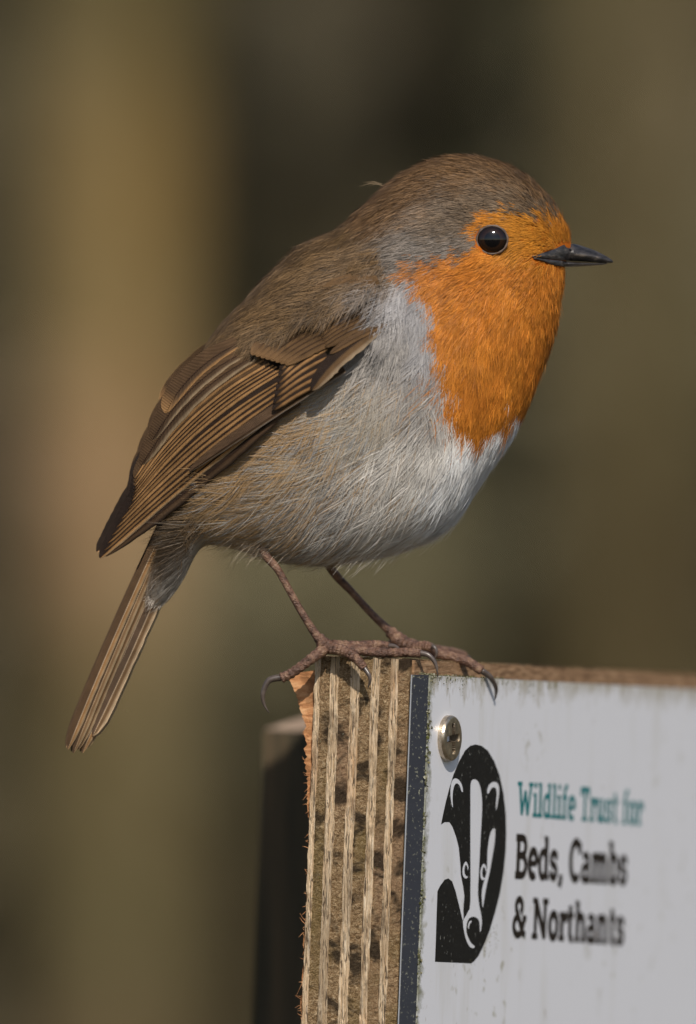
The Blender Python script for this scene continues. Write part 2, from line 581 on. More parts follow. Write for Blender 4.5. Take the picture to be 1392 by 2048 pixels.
def clump_plant(name, label, cat, px0, y, clumps, palette, dens, size, seedv, mat, r_stem=0.006, foliage='foliage'):
    """plant whose stems rise from one root to leafy clumps; clumps = (px, py, radius_px) at depth y"""
    x0 = at(px0, y); z0 = ground_h(x0, y) - 0.03
    root = empty(name, (x0, y, z0), label, cat)
    k = S * (D + y) / D
    rnd = random.Random(seedv)
    cs, rs = [], []
    for (px, py, r) in clumps:
        c = P(px, py, y); c.y += rnd.gauss(0, .06)
        base = Vector((x0 + rnd.gauss(0, .03), y + rnd.gauss(0, .03), z0))
        mid = base.lerp(c, .6) + Vector((rnd.gauss(0, .02), 0, .05))
        V, F = tube(smooth_path([base, mid, c], 10), np.linspace(r_stem, r_stem * .3, 10), 6)
        keep(mesh_obj('stem', V, F, mat), root)
        cs.append(tuple(c)); rs.append(r * k)
    V, Q, C = leaf_cloud(cs, rs, int(dens * len(cs)), size, palette, seedv, 1.1)
    keep(np_mesh(foliage, V, Q, M_LEAF, None, C), root)
    return root

def build_background():
    tree('ochre barked young tree, the palest trunk behind the bird', 215, 3.8, 0.024, 4.6, BR, 0.8, 3.2, 31, OCHRE, 1500, 0.0)
    tree('olive grey tree trunk behind the beak of the bird', 1245, 4.6, 0.022, 5.2, BR2, 0.9, 3.6, 32, OLIVE, 1500, -0.02)
    # made-up near-black boughs standing in for shadowed gaps behind head and back
    y = 5.6; xt = at(2500, y); z0 = ground_h(xt, y) - .05
    root = empty('gap_shade_boughs', (xt, y, z0), 'dark leafy boughs added for the shadowed gaps behind the crown and back of the bird', 'tree')
    bark_trunk(root, (xt, y, z0), (xt, y, z0 + 4.2), 0.06, 0.03, BR3, 61, .02)
    zl = 2.05
    lp = smooth_path([(xt, y, zl - .15), (at(1700, y), y, zl + .05), (at(900, y), y, zl), (at(250, y), y, zl - .12)], 24)
    V, F = tube([Vector(p) for p in lp], np.linspace(.03, .008, 24), 8)
    keep(mesh_obj('limb', V, F, BR3), root)
    cols_ = {930: (-700, 330, 92), 760: (-700, 440, 50), 400: (-700, 620, 55)}
    cs, rs = [], []
    k = S * (D + y) / D
    rnd = random.Random(61)
    for px, (y0, y1, r) in cols_.items():
        V, F = tube([P(px, -2200, y), P(px + 10, -600, y), P(px, y1, y)], [.005, .004, .002], 6)
        keep(mesh_obj('bough', V, F, BR3), root)
        full = y0 if px != 760 else 290
        for py in range(full, y1, 42):
            c = P(px + rnd.gauss(0, 12), py, y + rnd.gauss(0, .04)); cs.append(tuple(c)); rs.append(r * k)
    for _ in range(60):
        c = (xt + rnd.gauss(0, .7), y + rnd.gauss(0, .6), z0 + rnd.uniform(2.6, 4.6)); cs.append(c); rs.append(.12)
    V, Q, C = leaf_cloud(cs, rs, 150 * len(cs), .028, GAPSHADE, 61, 1.1)
    keep(np_mesh('crown', V, Q, M_LEAF, None, C), root)
    # dead bracken and brambles
    clump_plant('bracken', 'straw coloured dead bracken fronds beside the ochre trunk', 'bracken', 120, 4.4, [(90, 860, 80), (150, 930, 90), (60, 980, 80), (170, 1040, 70), (230, 880, 70)], STRAW, 160, 0.03, 62, BR)
    clump_plant('bracken', 'brown dead bracken fronds behind the top of the white sign', 'bracken', 1230, 4.8, [(1200, 1260, 80), (1290, 1290, 80), (1130, 1300, 70), (1220, 1330, 80), (1300, 1400, 90)], BROWN, 150, 0.03, 63, BR2)
    clump_plant('bracken', 'tan dead bracken fronds left of the ochre trunk', 'bracken', -20, 4.6, [(20, y, 90) for y in range(150, 2000, 130)], [(0.19, 0.15, 0.08), (0.16, 0.13, 0.07)], 90, 0.035, 66, BR)
    clump_plant('bramble', 'dark purple brown bramble stems right of the brown bracken', 'bramble', 1420, 5.0, [(1420, 1060, 60), (1400, 1120, 60), (1440, 1170, 60)], [(0.03, 0.02, 0.014)], 170, 0.03, 64, BR3)
    clump_plant('bramble', 'red brown bramble clump below the tail of the bird', 'bramble', 160, 4.8, [(120, 1650, 90), (200, 1720, 90), (90, 1780, 90), (240, 1850, 80), (230, 1960, 90), (120, 1900, 90)], BROWN, 110, 0.03, 65, BR2)
    clump_plant('bracken', 'pale olive bracken fronds seen under the belly of the bird', 'bracken', 760, 4.9, [(x, y, 95) for x in (470, 620, 780, 940, 1080) for y in (1080, 1200, 1320, 1450)], [(0.24, 0.21, 0.12), (0.21, 0.185, 0.105)], 70, 0.035, 67, BR2, 0.004)
    shrub('olive bush behind the tail of the bird', 330, 6.4, 0.7, 1.35, 3000, OLIVE, 43, 0.06)
    for i, px in enumerate((-2600, -1700, -800, 2200, 3100, 4000)):
        shrub('tall olive bush in the thicket beside the clearing', px, 6.0 + 0.3 * (i % 2), 1.1, 1.9, 2600, OLIVE, 50 + i, 0.08, 0, 'thicket bushes beside the clearing')
    for i in range(11):
        shrub('dull olive bush at the back of the thicket', -3600 + i * 850, 8.6 + 0.5 * (i % 2), 1.5, 3.0, 6500, [tuple(c * .95 for c in q) for q in OLIVE], 70 + i, 0.10, 0, 'dull olive bushes at the back of the thicket')
    # far wood closing the view
    cs, rs = [], []
    rnd = random.Random(5)
    for k in range(260):
        cs.append((rnd.uniform(-26, 26), rnd.uniform(16, 24), rnd.uniform(0.2, 9.0))); rs.append(rnd.uniform(0.9, 1.8))
    V, Q, C = leaf_cloud(cs, rs, 60000, 0.45, OLIVE, 99)
    o = np_mesh('woodland', V, Q, M_LEAF, None, C)
    tag(o, 'dense woodland closing off the background', 'woodland', None, 'stuff')
build_background()

board = empty('plywood_board', B(150, 9, -300), 'weathered plywood board edge with pale and dark layers under the bird', 'board')
THICK = 18.5
BOT = -330.0
def ply_layer(w0, w1, light, seedv, recess, name='ply_layer', mat=None):
    rows = np.concatenate([np.linspace(0, -85, 190), np.linspace(-90, BOT, 14)])
    ncol = 6
    V, F = [], []
    for j, v in enumerate(rows):
        e0 = 0.22 * noise.noise(Vector((v * 0.13, w0 * 3.1, 1))) + 0.10 * noise.noise(Vector((v * 0.6, w0 * 3.1, 5)))
        e1 = 0.22 * noise.noise(Vector((v * 0.13, w1 * 3.1, 1))) + 0.10 * noise.noise(Vector((v * 0.6, w1 * 3.1, 5)))
        if w1 > THICK - 0.01: e1 = 0.25 * noise.noise(Vector((v * 0.4, 9, 3)))
        if w0 < 0.01: e0 = 0
        for i in range(ncol):
            c = i / (ncol - 1)
            w = (w0 + e0) * (1 - c) + (w1 + e1) * c
            q = Vector((w * 1.3, v * (0.25 if light else 1.2), seedv))
            h = recess + 0.20 * noise.noise(q) + 0.16 * noise.noise(q * 2.7)
            if i in (0, ncol - 1): h += 0.06
            vv = v
            if j == 0: vv = v + 0.30 * noise.noise(Vector((w * 0.9, 0, seedv))) - 0.1
            V.append(B(h, w, vv))
    nr = len(rows)
    for j in range(nr - 1):
        for i in range(ncol - 1):
            a = j * ncol + i
            F.append((a, a + ncol, a + ncol + 1, a + 1))
    # back, sides, top, bottom
    base = len(V)
    for (w, v) in ((w0, -0.1), (w1, -0.1), (w1, BOT), (w0, BOT)):
        V.append(B(330, w, v))
    F.append((base, base + 3, base + 2, base + 1)[::-1])
    F.append(tuple(range(0, ncol)) + (base + 1, base))
    F.append(tuple((nr - 1) * ncol + i for i in range(ncol))[::-1] + (base + 3, base + 2))
    F.append(tuple(j * ncol for j in range(nr))[::-1] + (base, base + 3))
    F.append(tuple(j * ncol + ncol - 1 for j in range(nr)) + (base + 2, base + 1))
    o = mesh_obj(name, V, F, mat or (M_PL if light else M_PD), None, False)
    return keep(o, board)

wid = [21, 15, 21, 16, 24, 18, 23, 17, 20, 11]      # from the sign face leftwards, dark first
tot = sum(wid); w = 0.0
for i, q in enumerate(wid):
    w1 = w + q / tot * THICK
    if i == len(wid) - 1: w1 = THICK
    ply_layer(w, w1, i % 2 == 1, 3.7 * i + 1.3, 0.0 if i % 2 else 0.14, mat=None)
    w = w1
# face veneer on the sign side, a thin brown sheet behind the panel
V = [B(u, wv, v) for u in (1.2, 330) for wv in (-0.5, -0.02) for v in (-0.25, BOT)]
mesh = mesh_obj('face_veneer', V, [(0, 1, 3, 2), (4, 6, 7, 5), (0, 4, 5, 1), (2, 3, 7, 6), (0, 2, 6, 4), (1, 5, 7, 3)], M_FV, None, False)
keep(mesh, board)

# peeling veneer at the back corner (a curled thin sheet with ragged edge)
def peel():
    prof = [(1360, 52, 0.0), (1372, 46, 1), (1395, 36, 1), (1430, 26, 1), (1462, 15, 1), (1470, 20, 1), (1485, 16, 1), (1495, 12, 1), (1505, 19, 1), (1520, 12, 1), (1530, 17, 1), (1545, 13, 1),
            (1580, 9, 1), (1616, 9, 1), (1650, 5, 1), (1690, 4, 1), (1730, 3, 1), (1800, 3, 1), (1850, 3, 1), (1895, 7, 1), (1910, 3, 1), (1960, 7, 1), (1985, 5, 1), (2010, 8, 1), (2060, 4, 1)]
    py = np.concatenate([np.arange(1356, 1720, 4), np.arange(1720, 2060, 7)])
    wd = np.interp(py, [p[0] for p in prof], [p[1] for p in prof])
    V, F = [], []
    nc = 6
    for side in (0, 1):
        for j, y in enumerate(py):
            v = -(y - 1317) * S * 1000
            jag = 3.0 * noise.noise(Vector((y * 0.21, 2, 3))) + (2.0 * noise.noise(Vector((y * 0.6, 7, 3))))
            wmm = max(1.2, wd[j] + jag * min(1, wd[j] / 9)) * S * 1000 / 0.9
            for i in range(nc):
                c = i / (nc - 1)
                curl = -1.6 * (wmm / 5.0) * c * c + 0.25 * noise.noise(Vector((c * 3, y * 0.03, 1)))
                top = 0.9 * (1 - c) * max(0, 1 - j / 6)
                V.append(B(1.2 + curl + (0.5 if side else 0), THICK + 0.05 + wmm * c, v + top))
    nr = len(py)
    for side in (0, 1):
        o = side * nr * nc
        for j in range(nr - 1):
            for i in range(nc - 1):
                a = o + j * nc + i
                q = (a, a + 1, a + nc + 1, a + nc)
                F.append(q if side else q[::-1])
    o = nr * nc
    for j in range(nr - 1):
        a = j * nc + nc - 1
        F.append((a, a + nc, a + nc + o, a + o))
    for i in range(nc - 1):
        F.append((i, i + 1, i + 1 + o, i + o))
    keep(mesh_obj('peeling_veneer', V, F, M_PEEL, None, False), board)
    # splinters standing off the torn edge
    rnd = random.Random(3)
    V, F = [], []
    for k in range(46):
        y = rnd.uniform(1440, 2040)
        v = -(y - 1317) * S * 1000
        wmm = np.interp(y, [p[0] for p in prof], [p[1] for p in prof]) * S * 1000 / 0.9
        a = B(1.0, THICK + wmm * .7, v)
        b = a + (Wv * rnd.uniform(0.3, 1.3) + Vv * rnd.gauss(0, .8) - Uv * rnd.uniform(0, .6)) * 0.001
        v1, f1 = tube([a, a.lerp(b, .6) + Vv * rnd.gauss(0, .0001), b], [0.00009, 0.00006, 0.00002], 4)
        F += [tuple(x + len(V) for x in f) for f in f1]; V += v1
    o = keep(mesh_obj('splinters', V, F, M_PEEL, None, False), board)
    o['kind'] = 'stuff'
peel()

# ------------------------------------------------------------------ sign panel
sign = empty('sign_panel', B(150, -2, -300), 'white sign panel with black emblem and lettering screwed to the plywood', 'sign')
P0, P1 = -4.3, -0.62        # front and back of the panel in w
PU0, PU1, PV0, PV1 = -0.35, 320.0, -2.9, -310.0
def slab(name, u0, u1, w0, w1, v0, v1, mat, wob=0.0):
    """panel layer with a slightly uneven left edge"""
    rows = np.concatenate([np.linspace(v0, -85, 90), np.linspace(-95, v1, 6)])
    V, F = [], []
    for v in rows:
        e = wob * (noise.noise(Vector((v * .35, w0, 2))) + 0.6 * noise.noise(Vector((v * 1.5, w0, 4))))
        V += [B(u0 + e, w0, v), B(u0 + e, w1, v), B(u1, w1, v), B(u1, w0, v)]
    for j in range(len(rows) - 1):
        for k in range(4):
            a = j * 4 + k; b = j * 4 + (k + 1) % 4
            F.append((a, b, b + 4, a + 4))
    F.append((0, 3, 2, 1)); e = (len(rows) - 1) * 4
    F.append((e, e + 1, e + 2, e + 3))
    o = mesh_obj(name, V, F, mat, None, False)
    return keep(o, sign)
slab('back_skin', PU0 - 0.12, PU1, P1 - 0.22, P1, PV0, PV1, M_SKIN, 0.03)
slab('core', PU0, PU1, P0 + 0.24, P1 - 0.225, PV0 + .05, PV1, M_CORE, 0.05)
slab('face', PU0 + 0.05, PU1, P0, P0 + 0.235, PV0, PV1, M_WHITE, 0.16)

def flat_polys(name, polys, mat, w_mm, parent, label=None):
    """polygons given on the sign face (photograph places turned into board millimetres), laid as thin printed film"""
    V, F = [], []
    for k, poly in enumerate(polys):
        pts = [on_sign(x, y, w_mm) for x, y in poly]
        tri = tessellate_polygon([[Vector((a, b, 0)) for a, b in pts]])
        o = len(V)
        V += [B(a, w_mm - 0.004 * k, b) for a, b in pts]
        for t in tri:
            t = tuple(o + i for i in t)
            nrm = (V[t[1]] - V[t[0]]).cross(V[t[2]] - V[t[0]])
            F.append(t if nrm.dot(-Wv) > 0 else t[::-1])
    ob = keep(mesh_obj(name, V, F, mat, None, False), parent)
    if label: ob['label'] = label
    return ob
def zc(pts):      # places measured on an enlargement of the emblem
    return [(780 + x / 2.4, 1320 + y / 2.4) for x, y in pts]
def curve_poly(pts, n=3):
    A = pts + [pts[0]]
    m = len(pts)
    out = []
    for i in range(m):
        p0, p1, p2, p3 = [np.array(pts[(i + k) % m], float) for k in (-1, 0, 1, 2)]
        for j in range(n):
            t = j / n
            q = 0.5 * (2 * p1 + (p2 - p0) * t + (2 * p0 - 5 * p1 + 4 * p2 - p3) * t * t + (3 * p1 - p0 - 3 * p2 + p3) * t ** 3)
            out.append(tuple(q))
    return out
base_poly = [(245, 790), (255, 740), (268, 680), (285, 615), (305, 550), (330, 490), (360, 435), (385, 412), (410, 405), (440, 412), (470, 435), (500, 485),
             (525, 550), (545, 640), (556, 740), (558, 830), (555, 920), (545, 1020), (528, 1120), (505, 1210), (478, 1300), (450, 1370), (425, 1420), (405, 1445),
             (390, 1456), (300, 1452), (216, 1448), (220, 1350), (224, 1220), (228, 1110), (240, 1085), (262, 1055), (280, 1048), (298, 1062), (315, 1110),
             (335, 1190), (349, 1250), (354, 1235), (352, 1200), (357, 1130), (350, 1080), (340, 1030), (338, 980), (330, 900), (318, 850), (300, 800),
             (285, 778), (262, 778)]
stripe = [(388, 590), (400, 573), (418, 578), (432, 605), (440, 650), (442, 720), (435, 850), (430, 950), (425, 1050), (422, 1120), (428, 1175), (436, 1215),
          (441, 1250), (438, 1290), (432, 1306), (430, 1262), (420, 1240), (400, 1232), (380, 1240), (368, 1268), (367, 1305), (377, 1335), (390, 1360), (407, 1374),
          (400, 1383), (385, 1378), (369, 1352), (357, 1310), (350, 1255), (360, 1235), (376, 1205), (386, 1160), (386, 900), (386, 650)]
cheek = [(505, 812), (490, 815), (477, 850), (468, 920), (466, 1000), (458, 1040), (445, 1085), (440, 1130), (445, 1190), (452, 1150), (462, 1090), (478, 1020), (492, 940), (503, 870)]
earl = [(350, 632), (345, 600), (330, 575), (312, 568), (298, 580), (291, 610), (290, 650), (295, 690), (302, 708), (300, 670), (302, 630), (310, 600), (322, 592), (335, 605), (343, 630)]
earr = [(466, 640), (470, 610), (485, 590), (505, 585), (520, 598), (524, 630), (518, 680), (510, 722), (508, 690), (512, 650), (510, 622), (500, 610), (485, 618), (475, 638)]
eyel = [(362, 968), (351, 988), (347, 1015), (352, 1040), (365, 1049), (374, 1040), (364, 1037), (357, 1020), (358, 995), (364, 982), (371, 996), (373, 1010), (376, 995), (370, 975)]
eyer = [(448, 978), (437, 998), (433, 1025), (437, 1050), (448, 1057), (456, 1046), (448, 1045), (442, 1028), (444, 1004), (450, 992), (458, 1006), (461, 1018), (463, 1000), (456, 984)]
nose = [(377, 1262), (384, 1252), (393, 1254), (386, 1262), (380, 1275), (377, 1292), (373, 1280)]
emblem = flat_polys('emblem', [zc(base_poly)], M_INK, P0 - 0.03, sign, 'black badger head emblem')
em2 = flat_polys('emblem_marks', [zc(curve_poly(p, 2)) for p in (stripe, cheek, earl, earr, eyel, eyer, nose)], M_WHITE, P0 - 0.06, emblem)
em2.location = (0, 0, 0)

# slab serif lettering from pen strokes
def arc(cx, cy, rx, ry, a0, a1, n=12):
    return [(cx + rx * math.cos(R(a0 + (a1 - a0) * i / n)), cy + ry * math.sin(R(a0 + (a1 - a0) * i / n))) for i in range(n + 1)]
X = 0.70; T = 0.17; SE = 0.12
def serif(x, y, hw=0.17): return ('s', [(x - hw, y), (x + hw, y)])
GL = {   # (advance, strokes): 't' thick, 's' slab, 'm' medium
 'W': (1.10, [('t', [(0.14, 0.97), (0.33, 0.03)]), ('m', [(0.33, 0.03), (0.54, 0.75)]), ('t', [(0.54, 0.75), (0.74, 0.03)]), ('m', [(0.74, 0.03), (0.95, 0.97)]), serif(0.13, 0.95), serif(0.95, 0.95)]),
 'T': (0.72, [('t', [(0.36, 0.0), (0.36, 1.0)]), ('m', [(0.04, 0.94), (0.68, 0.94)]), ('m', [(0.09, 0.74), (0.09, 0.98)]), ('m', [(0.63, 0.74), (0.63, 0.98)]), serif(0.36, 0.05, 0.19)]),
 'B': (0.76, [('t', [(0.2, 0.0), (0.2, 1.0)]), ('m', [(0.04, 0.95), (0.42, 0.95)] + arc(0.42, 0.74, 0.19, 0.21, 90, -90)[1:] + [(0.2, 0.53)]), ('m', [(0.42, 0.53)] + arc(0.42, 0.29, 0.23, 0.24, 90, -90)[1:] + [(0.04, 0.05)])]),
 'C': (0.72, [('t', arc(0.40, 0.5, 0.29, 0.45, 48, 312, 18)), ('m', [(0.63, 0.66), (0.63, 0.95)])]),
 'N': (0.92, [('m', [(0.18, 0.0), (0.18, 1.0)]), ('t', [(0.18, 0.97), (0.72, 0.03)]), ('m', [(0.72, 0.0), (0.72, 1.0)]), serif(0.16, 0.05), serif(0.12, 0.95, 0.12), serif(0.74, 0.95)]),
 '&': (0.86, [('m', arc(0.38, 0.77, 0.17, 0.18, -60, 220, 14) + [(0.62, 0.12), (0.78, 0.05)]), ('m', [(0.42, 0.58)] + arc(0.35, 0.28, 0.25, 0.23, 100, 320, 14) + [(0.70, 0.45)]), ('s', [(0.58, 0.48), (0.82, 0.48)])]),
 'i': (0.36, [('t', [(0.18, 0.0), (0.18, X)]), serif(0.18, 0.05), ('s', [(0.02, X - 0.05), (0.18, X - 0.05)]), ('t', [(0.18, 0.86), (0.18, 1.02)])]),
 'l': (0.36, [('t', [(0.18, 0.0), (0.18, 1.02)]), serif(0.18, 0.05), ('s', [(0.02, 0.97), (0.18, 0.97)])]),
 'd': (0.66, [('t', [(0.47, 0.0), (0.47, 1.02)]), ('m', arc(0.29, 0.35, 0.20, 0.31, 40, 320, 16)), ('s', [(0.33, 0.97), (0.47, 0.97)]), ('s', [(0.47, 0.05), (0.63, 0.05)])]),
 'b': (0.66, [('t', [(0.18, 0.0), (0.18, 1.02)]), ('m', arc(0.36, 0.35, 0.20, 0.31, 140, -140, 16)), ('s', [(0.02, 0.97), (0.18, 0.97)])]),
 'f': (0.44, [('t', [(0.20, 0.0), (0.20, 0.78)] + arc(0.34, 0.80, 0.14, 0.17, 180, 60, 6)), ('s', [(0.04, X - 0.05), (0.40, X - 0.05)]), serif(0.20, 0.05)]),
 'e': (0.60, [('t', arc(0.31, 0.35, 0.21, 0.31, 0, 310, 18)), ('s', [(0.12, 0.36), (0.52, 0.36)])]),
 'r': (0.46, [('t', [(0.18, 0.0), (0.18, X)]), serif(0.18, 0.05), ('s', [(0.02, X - 0.05), (0.18, X - 0.05)]), ('m', [(0.20, 0.42)] + arc(0.36, 0.46, 0.14, 0.19, 150, 60, 5)), ('m', [(0.42, 0.46), (0.42, 0.66)])]),
 'u': (0.68, [('t', [(0.17, X), (0.17, 0.25)] + arc(0.33, 0.24, 0.16, 0.18, 180, 300, 7) + [(0.48, 0.2)]), ('t', [(0.50, X), (0.50, 0.0)]), ('s', [(0.02, X - 0.05), (0.17, X - 0.05)]), ('s', [(0.36, X - 0.05), (0.5, X - 0.05)]), ('s', [(0.50, 0.05), (0.65, 0.05)])]),
 's': (0.52, [('m', arc(0.25, 0.50, 0.15, 0.15, 30, 270, 10) + arc(0.25, 0.20, 0.16, 0.15, 90, -150, 10)), ('s', [(0.40, 0.48), (0.40, 0.66)]), ('s', [(0.09, 0.05), (0.09, 0.22)])]),
 't': (0.46, [('t', [(0.20, 0.90), (0.20, 0.20)] + arc(0.33, 0.20, 0.13, 0.15, 180, 300, 6)), ('s', [(0.04, X - 0.05), (0.42, X - 0.05)])]),
 'o': (0.62, [('t', arc(0.31, 0.35, 0.21, 0.30, 0, 360, 22))]),
 'a': (0.60, [('m', [(0.10, 0.60)] + arc(0.27, 0.48, 0.17, 0.17, 110, 0, 6) + [(0.44, 0.0)]), ('m', arc(0.26, 0.21, 0.17, 0.17, 60, 320, 12)), ('s', [(0.44, 0.05), (0.58, 0.05)])]),
 'm': (1.00, [('t', [(0.17, 0.0), (0.17, X)]), ('t', [(0.19, 0.48)] + arc(0.36, 0.46, 0.14, 0.19, 140, 0, 7) + [(0.50, 0.0)]), ('t', [(0.52, 0.48)] + arc(0.69, 0.46, 0.14, 0.19, 140, 0, 7) + [(0.83, 0.0)]), ('s', [(0.02, X - 0.05), (0.17, X - 0.05)]), serif(0.17, 0.05, 0.14), serif(0.5, 0.05, 0.13), serif(0.84, 0.05, 0.14)]),
 'n': (0.70, [('t', [(0.17, 0.0), (0.17, X)]), ('t', [(0.19, 0.48)] + arc(0.36, 0.46, 0.16, 0.19, 140, 0, 7) + [(0.52, 0.0)]), ('s', [(0.02, X - 0.05), (0.17, X - 0.05)]), serif(0.17, 0.05, 0.14), serif(0.53, 0.05, 0.14)]),
 'h': (0.70, [('t', [(0.17, 0.0), (0.17, 1.02)]), ('t', [(0.19, 0.48)] + arc(0.36, 0.46, 0.16, 0.19, 140, 0, 7) + [(0.52, 0.0)]), ('s', [(0.02, 0.97), (0.17, 0.97)]), serif(0.17, 0.05, 0.14), serif(0.53, 0.05, 0.14)]),
 ',': (0.32, [('t', [(0.17, 0.14), (0.17, 0.0), (0.10, -0.16)])]),
 ' ': (0.30, []),
}
def lettering(text, p_left, p_right, cap_px, mat, label, bold=1.0):
    u0, v0 = on_sign(p_left[0], p_left[1], P0)
    u1, v1 = on_sign(p_right[0], p_right[1], P0)
    adv = sum(GL[c][0] for c in text)
    k = (u1 - u0) / adv
    h = cap_px * S * 1000
    V, F = [], []
    x = 0.0; si = 0
    for ch in text:
        a, strokes = GL[ch]
        for kind, pts in strokes:
            si += 1
            ww = {'t': T, 's': 0.12, 'm': 0.15}[kind] * 0.5 * bold
            o = len(V)
            A = [Vector((p[0], p[1], 0)) for p in pts]
            for i, p in enumerate(A):
                d = (A[min(i + 1, len(A) - 1)] - A[max(i - 1, 0)])
                d = Vector((d.x * k, d.y * h, 0)).normalized()
                nr = Vector((-d.y, d.x, 0))
                wx = ww * (k * 0.85 + h * 0.15) if abs(nr.x) > .5 else ww * h
                for sgn in (1, -1):
                    uu = u0 + (x + p.x) * k + nr.x * sgn * wx
                    vv = v0 + (v1 - v0) * ((x + p.x) / adv) + p.y * h + nr.y * sgn * wx
                    V.append(B(uu, P0 - 0.03 - 0.0015 * (si % 12), vv))
            for i in range(len(A) - 1):
                q = o + 2 * i
                F.append((q, q + 1, q + 3, q + 2))
        x += a
    ob = keep(mesh_obj('lettering', V, F, mat, None, False), sign)
    ob['label'] = label
lettering('Wildlife Trust for', (1034, 1631), (1284, 1651), 68, M_INKT, 'first line of teal slab serif lettering')
lettering('Beds, Cambs', (1028, 1754), (1254, 1770), 84, M_INKB, 'middle line of dark slab serif lettering with a comma', 1.25)
lettering('& Northants', (1023, 1873), (1248, 1890), 80, M_INKB, 'last line of dark slab serif lettering with an ampersand', 1.25)

# screw: pan head with cross recess
def screw():
    cu, cv = on_sign(907, 1477, P0 - 1.3)
    r = 4.15
    V, F = [], []
    nr, na = 26, 88
    def height(x, y):
        q = math.hypot(x, y) / r
        z = (1.35 - 0.10 * q * q - (0.35 * ((q - .90) / .10) ** 2 if q > .90 else 0)) if q < 1 else 0.75
        c, s = math.cos(R(6)), math.sin(R(6))
        a, b = x * c + y * s, -x * s + y * c
        inx = abs(a) < 0.62 and abs(b) < 2.75
        iny = abs(b) < 0.62 and abs(a) < 2.75
        if inx or iny:
            z -= min(1.25, 1.9 * (1 - max(abs(a), abs(b)) / 3.0)) + 0.12
        return z
    V.append(B(cu, P0 - height(0, 0), cv))
    for i in range(1, nr + 1):
        rr = r * i / nr
        for k in range(na):
            t = 2 * math.pi * k / na
            x, y = rr * math.cos(t), rr * math.sin(t)
            V.append(B(cu + x, P0 - height(x, y), cv + y))
    for k in range(na):
        t = 2 * math.pi * k / na
        V.append(B(cu + r * math.cos(t), P0 + 0.05, cv + r * math.sin(t)))
    for k in range(na):
        F.append((0, 1 + k, 1 + (k + 1) % na))
    for i in range(nr):
        a0 = 1 + i * na; b0 = a0 + na
        for k in range(na):
            k2 = (k + 1) % na
            F.append((a0 + k, b0 + k, b0 + k2, a0 + k2))
    o = mesh_obj('screw', V, F, [M_SCREW, mat_plain('screw_recess', (0.10, 0.075, 0.05, 1), 0.4, 0.5, 0.4, 1200, 0.5)], None, False)
    for pg in o.data.polygons:
        c_ = sum((Vector(V[i]) for i in pg.vertices), Vector()) / len(pg.vertices) - B(cu, P0, cv)
        x_, y_ = c_.dot(Uv) * 1000, c_.dot(Vv) * 1000
        if math.hypot(x_, y_) < r * .9 and -c_.dot(Wv) * 1000 < 1.05:
            pg.material_index = 1
    tag(o, 'steel cross head screw holding the white sign panel above the emblem', 'screw')
screw()

# moss and lichen crumbs along the panel edges
def moss():
    rnd = random.Random(8)
    V, F, C = [], [], []
    pal = [(0.10, 0.105, 0.035), (0.16, 0.15, 0.07), (0.07, 0.065, 0.03), (0.22, 0.20, 0.12), (0.30, 0.29, 0.22)]
    def crumb(u, w, v, s):
        c = B(u, w, v)
        col = pal[rnd.randrange(len(pal))]
        o = len(V)
        ax = [Vector((rnd.gauss(0, 1), rnd.gauss(0, 1), rnd.gauss(0, 1))).normalized() * s * rnd.uniform(.5, 1.2) * 0.001 for _ in range(3)]
        for p in (ax[0], -ax[0], ax[1], -ax[1], ax[2], -ax[2]):
            V.append(c + p); C.append(col + (1,))
        for f in ((0, 2, 4), (2, 1, 4), (1, 3, 4), (3, 0, 4), (2, 0, 5), (1, 2, 5), (3, 1, 5), (0, 3, 5)):
            F.append(tuple(o + i for i in f))
    for _ in range(115):                    # along the left front edge of the panel, in clusters
        v = rnd.uniform(-4, -68)
        if noise.noise(Vector((v * .22, 4, 1))) + (0.6 if v > -14 else 0) < rnd.gauss(-.05, .25): continue
        big_ = rnd.random() ** 2
        for _k in range(int(6 + 14 * big_)):
            crumb(PU0 + abs(rnd.gauss(0, .18 + .4 * big_)) - .15, P0 - rnd.uniform(-0.2, .12), v + rnd.gauss(0, .5 + .8 * big_), rnd.uniform(.05, .18 + .3 * big_))
    for _ in range(60):                     # drips of algae below the top edge
        u = rnd.random() ** 1.3 * 60; n_ = rnd.randrange(2, 9)
        for _k in range(n_):
            crumb(u + rnd.gauss(0, .25), P0 - .02, PV0 - .3 - _k * rnd.uniform(.1, .5), rnd.uniform(.05, .17))
    for _ in range(700):                    # along the top
        u = rnd.random() ** 1.8 * 34
        crumb(u, P0 + rnd.uniform(-0.1, 1.4), PV0 - abs(rnd.gauss(0, .45)) * (1 + 1.2 * (u < 7)) + .25, rnd.uniform(.06, .24))
    for _ in range(150):                    # top left corner
        crumb(rnd.uniform(-.5, 3.5), P0 + rnd.uniform(-.1, 3.0), PV0 + rnd.uniform(-.5, .35), rnd.uniform(.08, .28))
    for _ in range(60):                     # bits on the emblem edge
        px, py = rnd.choice([(975, 1900), (990, 1880), (985, 1860), (945, 1922)])
        u, v = on_sign(px + rnd.gauss(0, 4), py + rnd.gauss(0, 12), P0)
        crumb(u, P0 - .04, v, rnd.uniform(.05, .14))
    for _ in range(220):                    # specks on the plywood edge
        crumb(0.1 + rnd.gauss(0, .08), rnd.uniform(.5, THICK), -abs(rnd.gauss(0, 22)) - .3, rnd.uniform(.04, .15))
    o = mesh_obj('moss', V, F, M_MOSS, None, False, C)
    tag(o, 'green grey moss crumbs along the sign panel edge', 'moss', None, 'stuff')
moss()

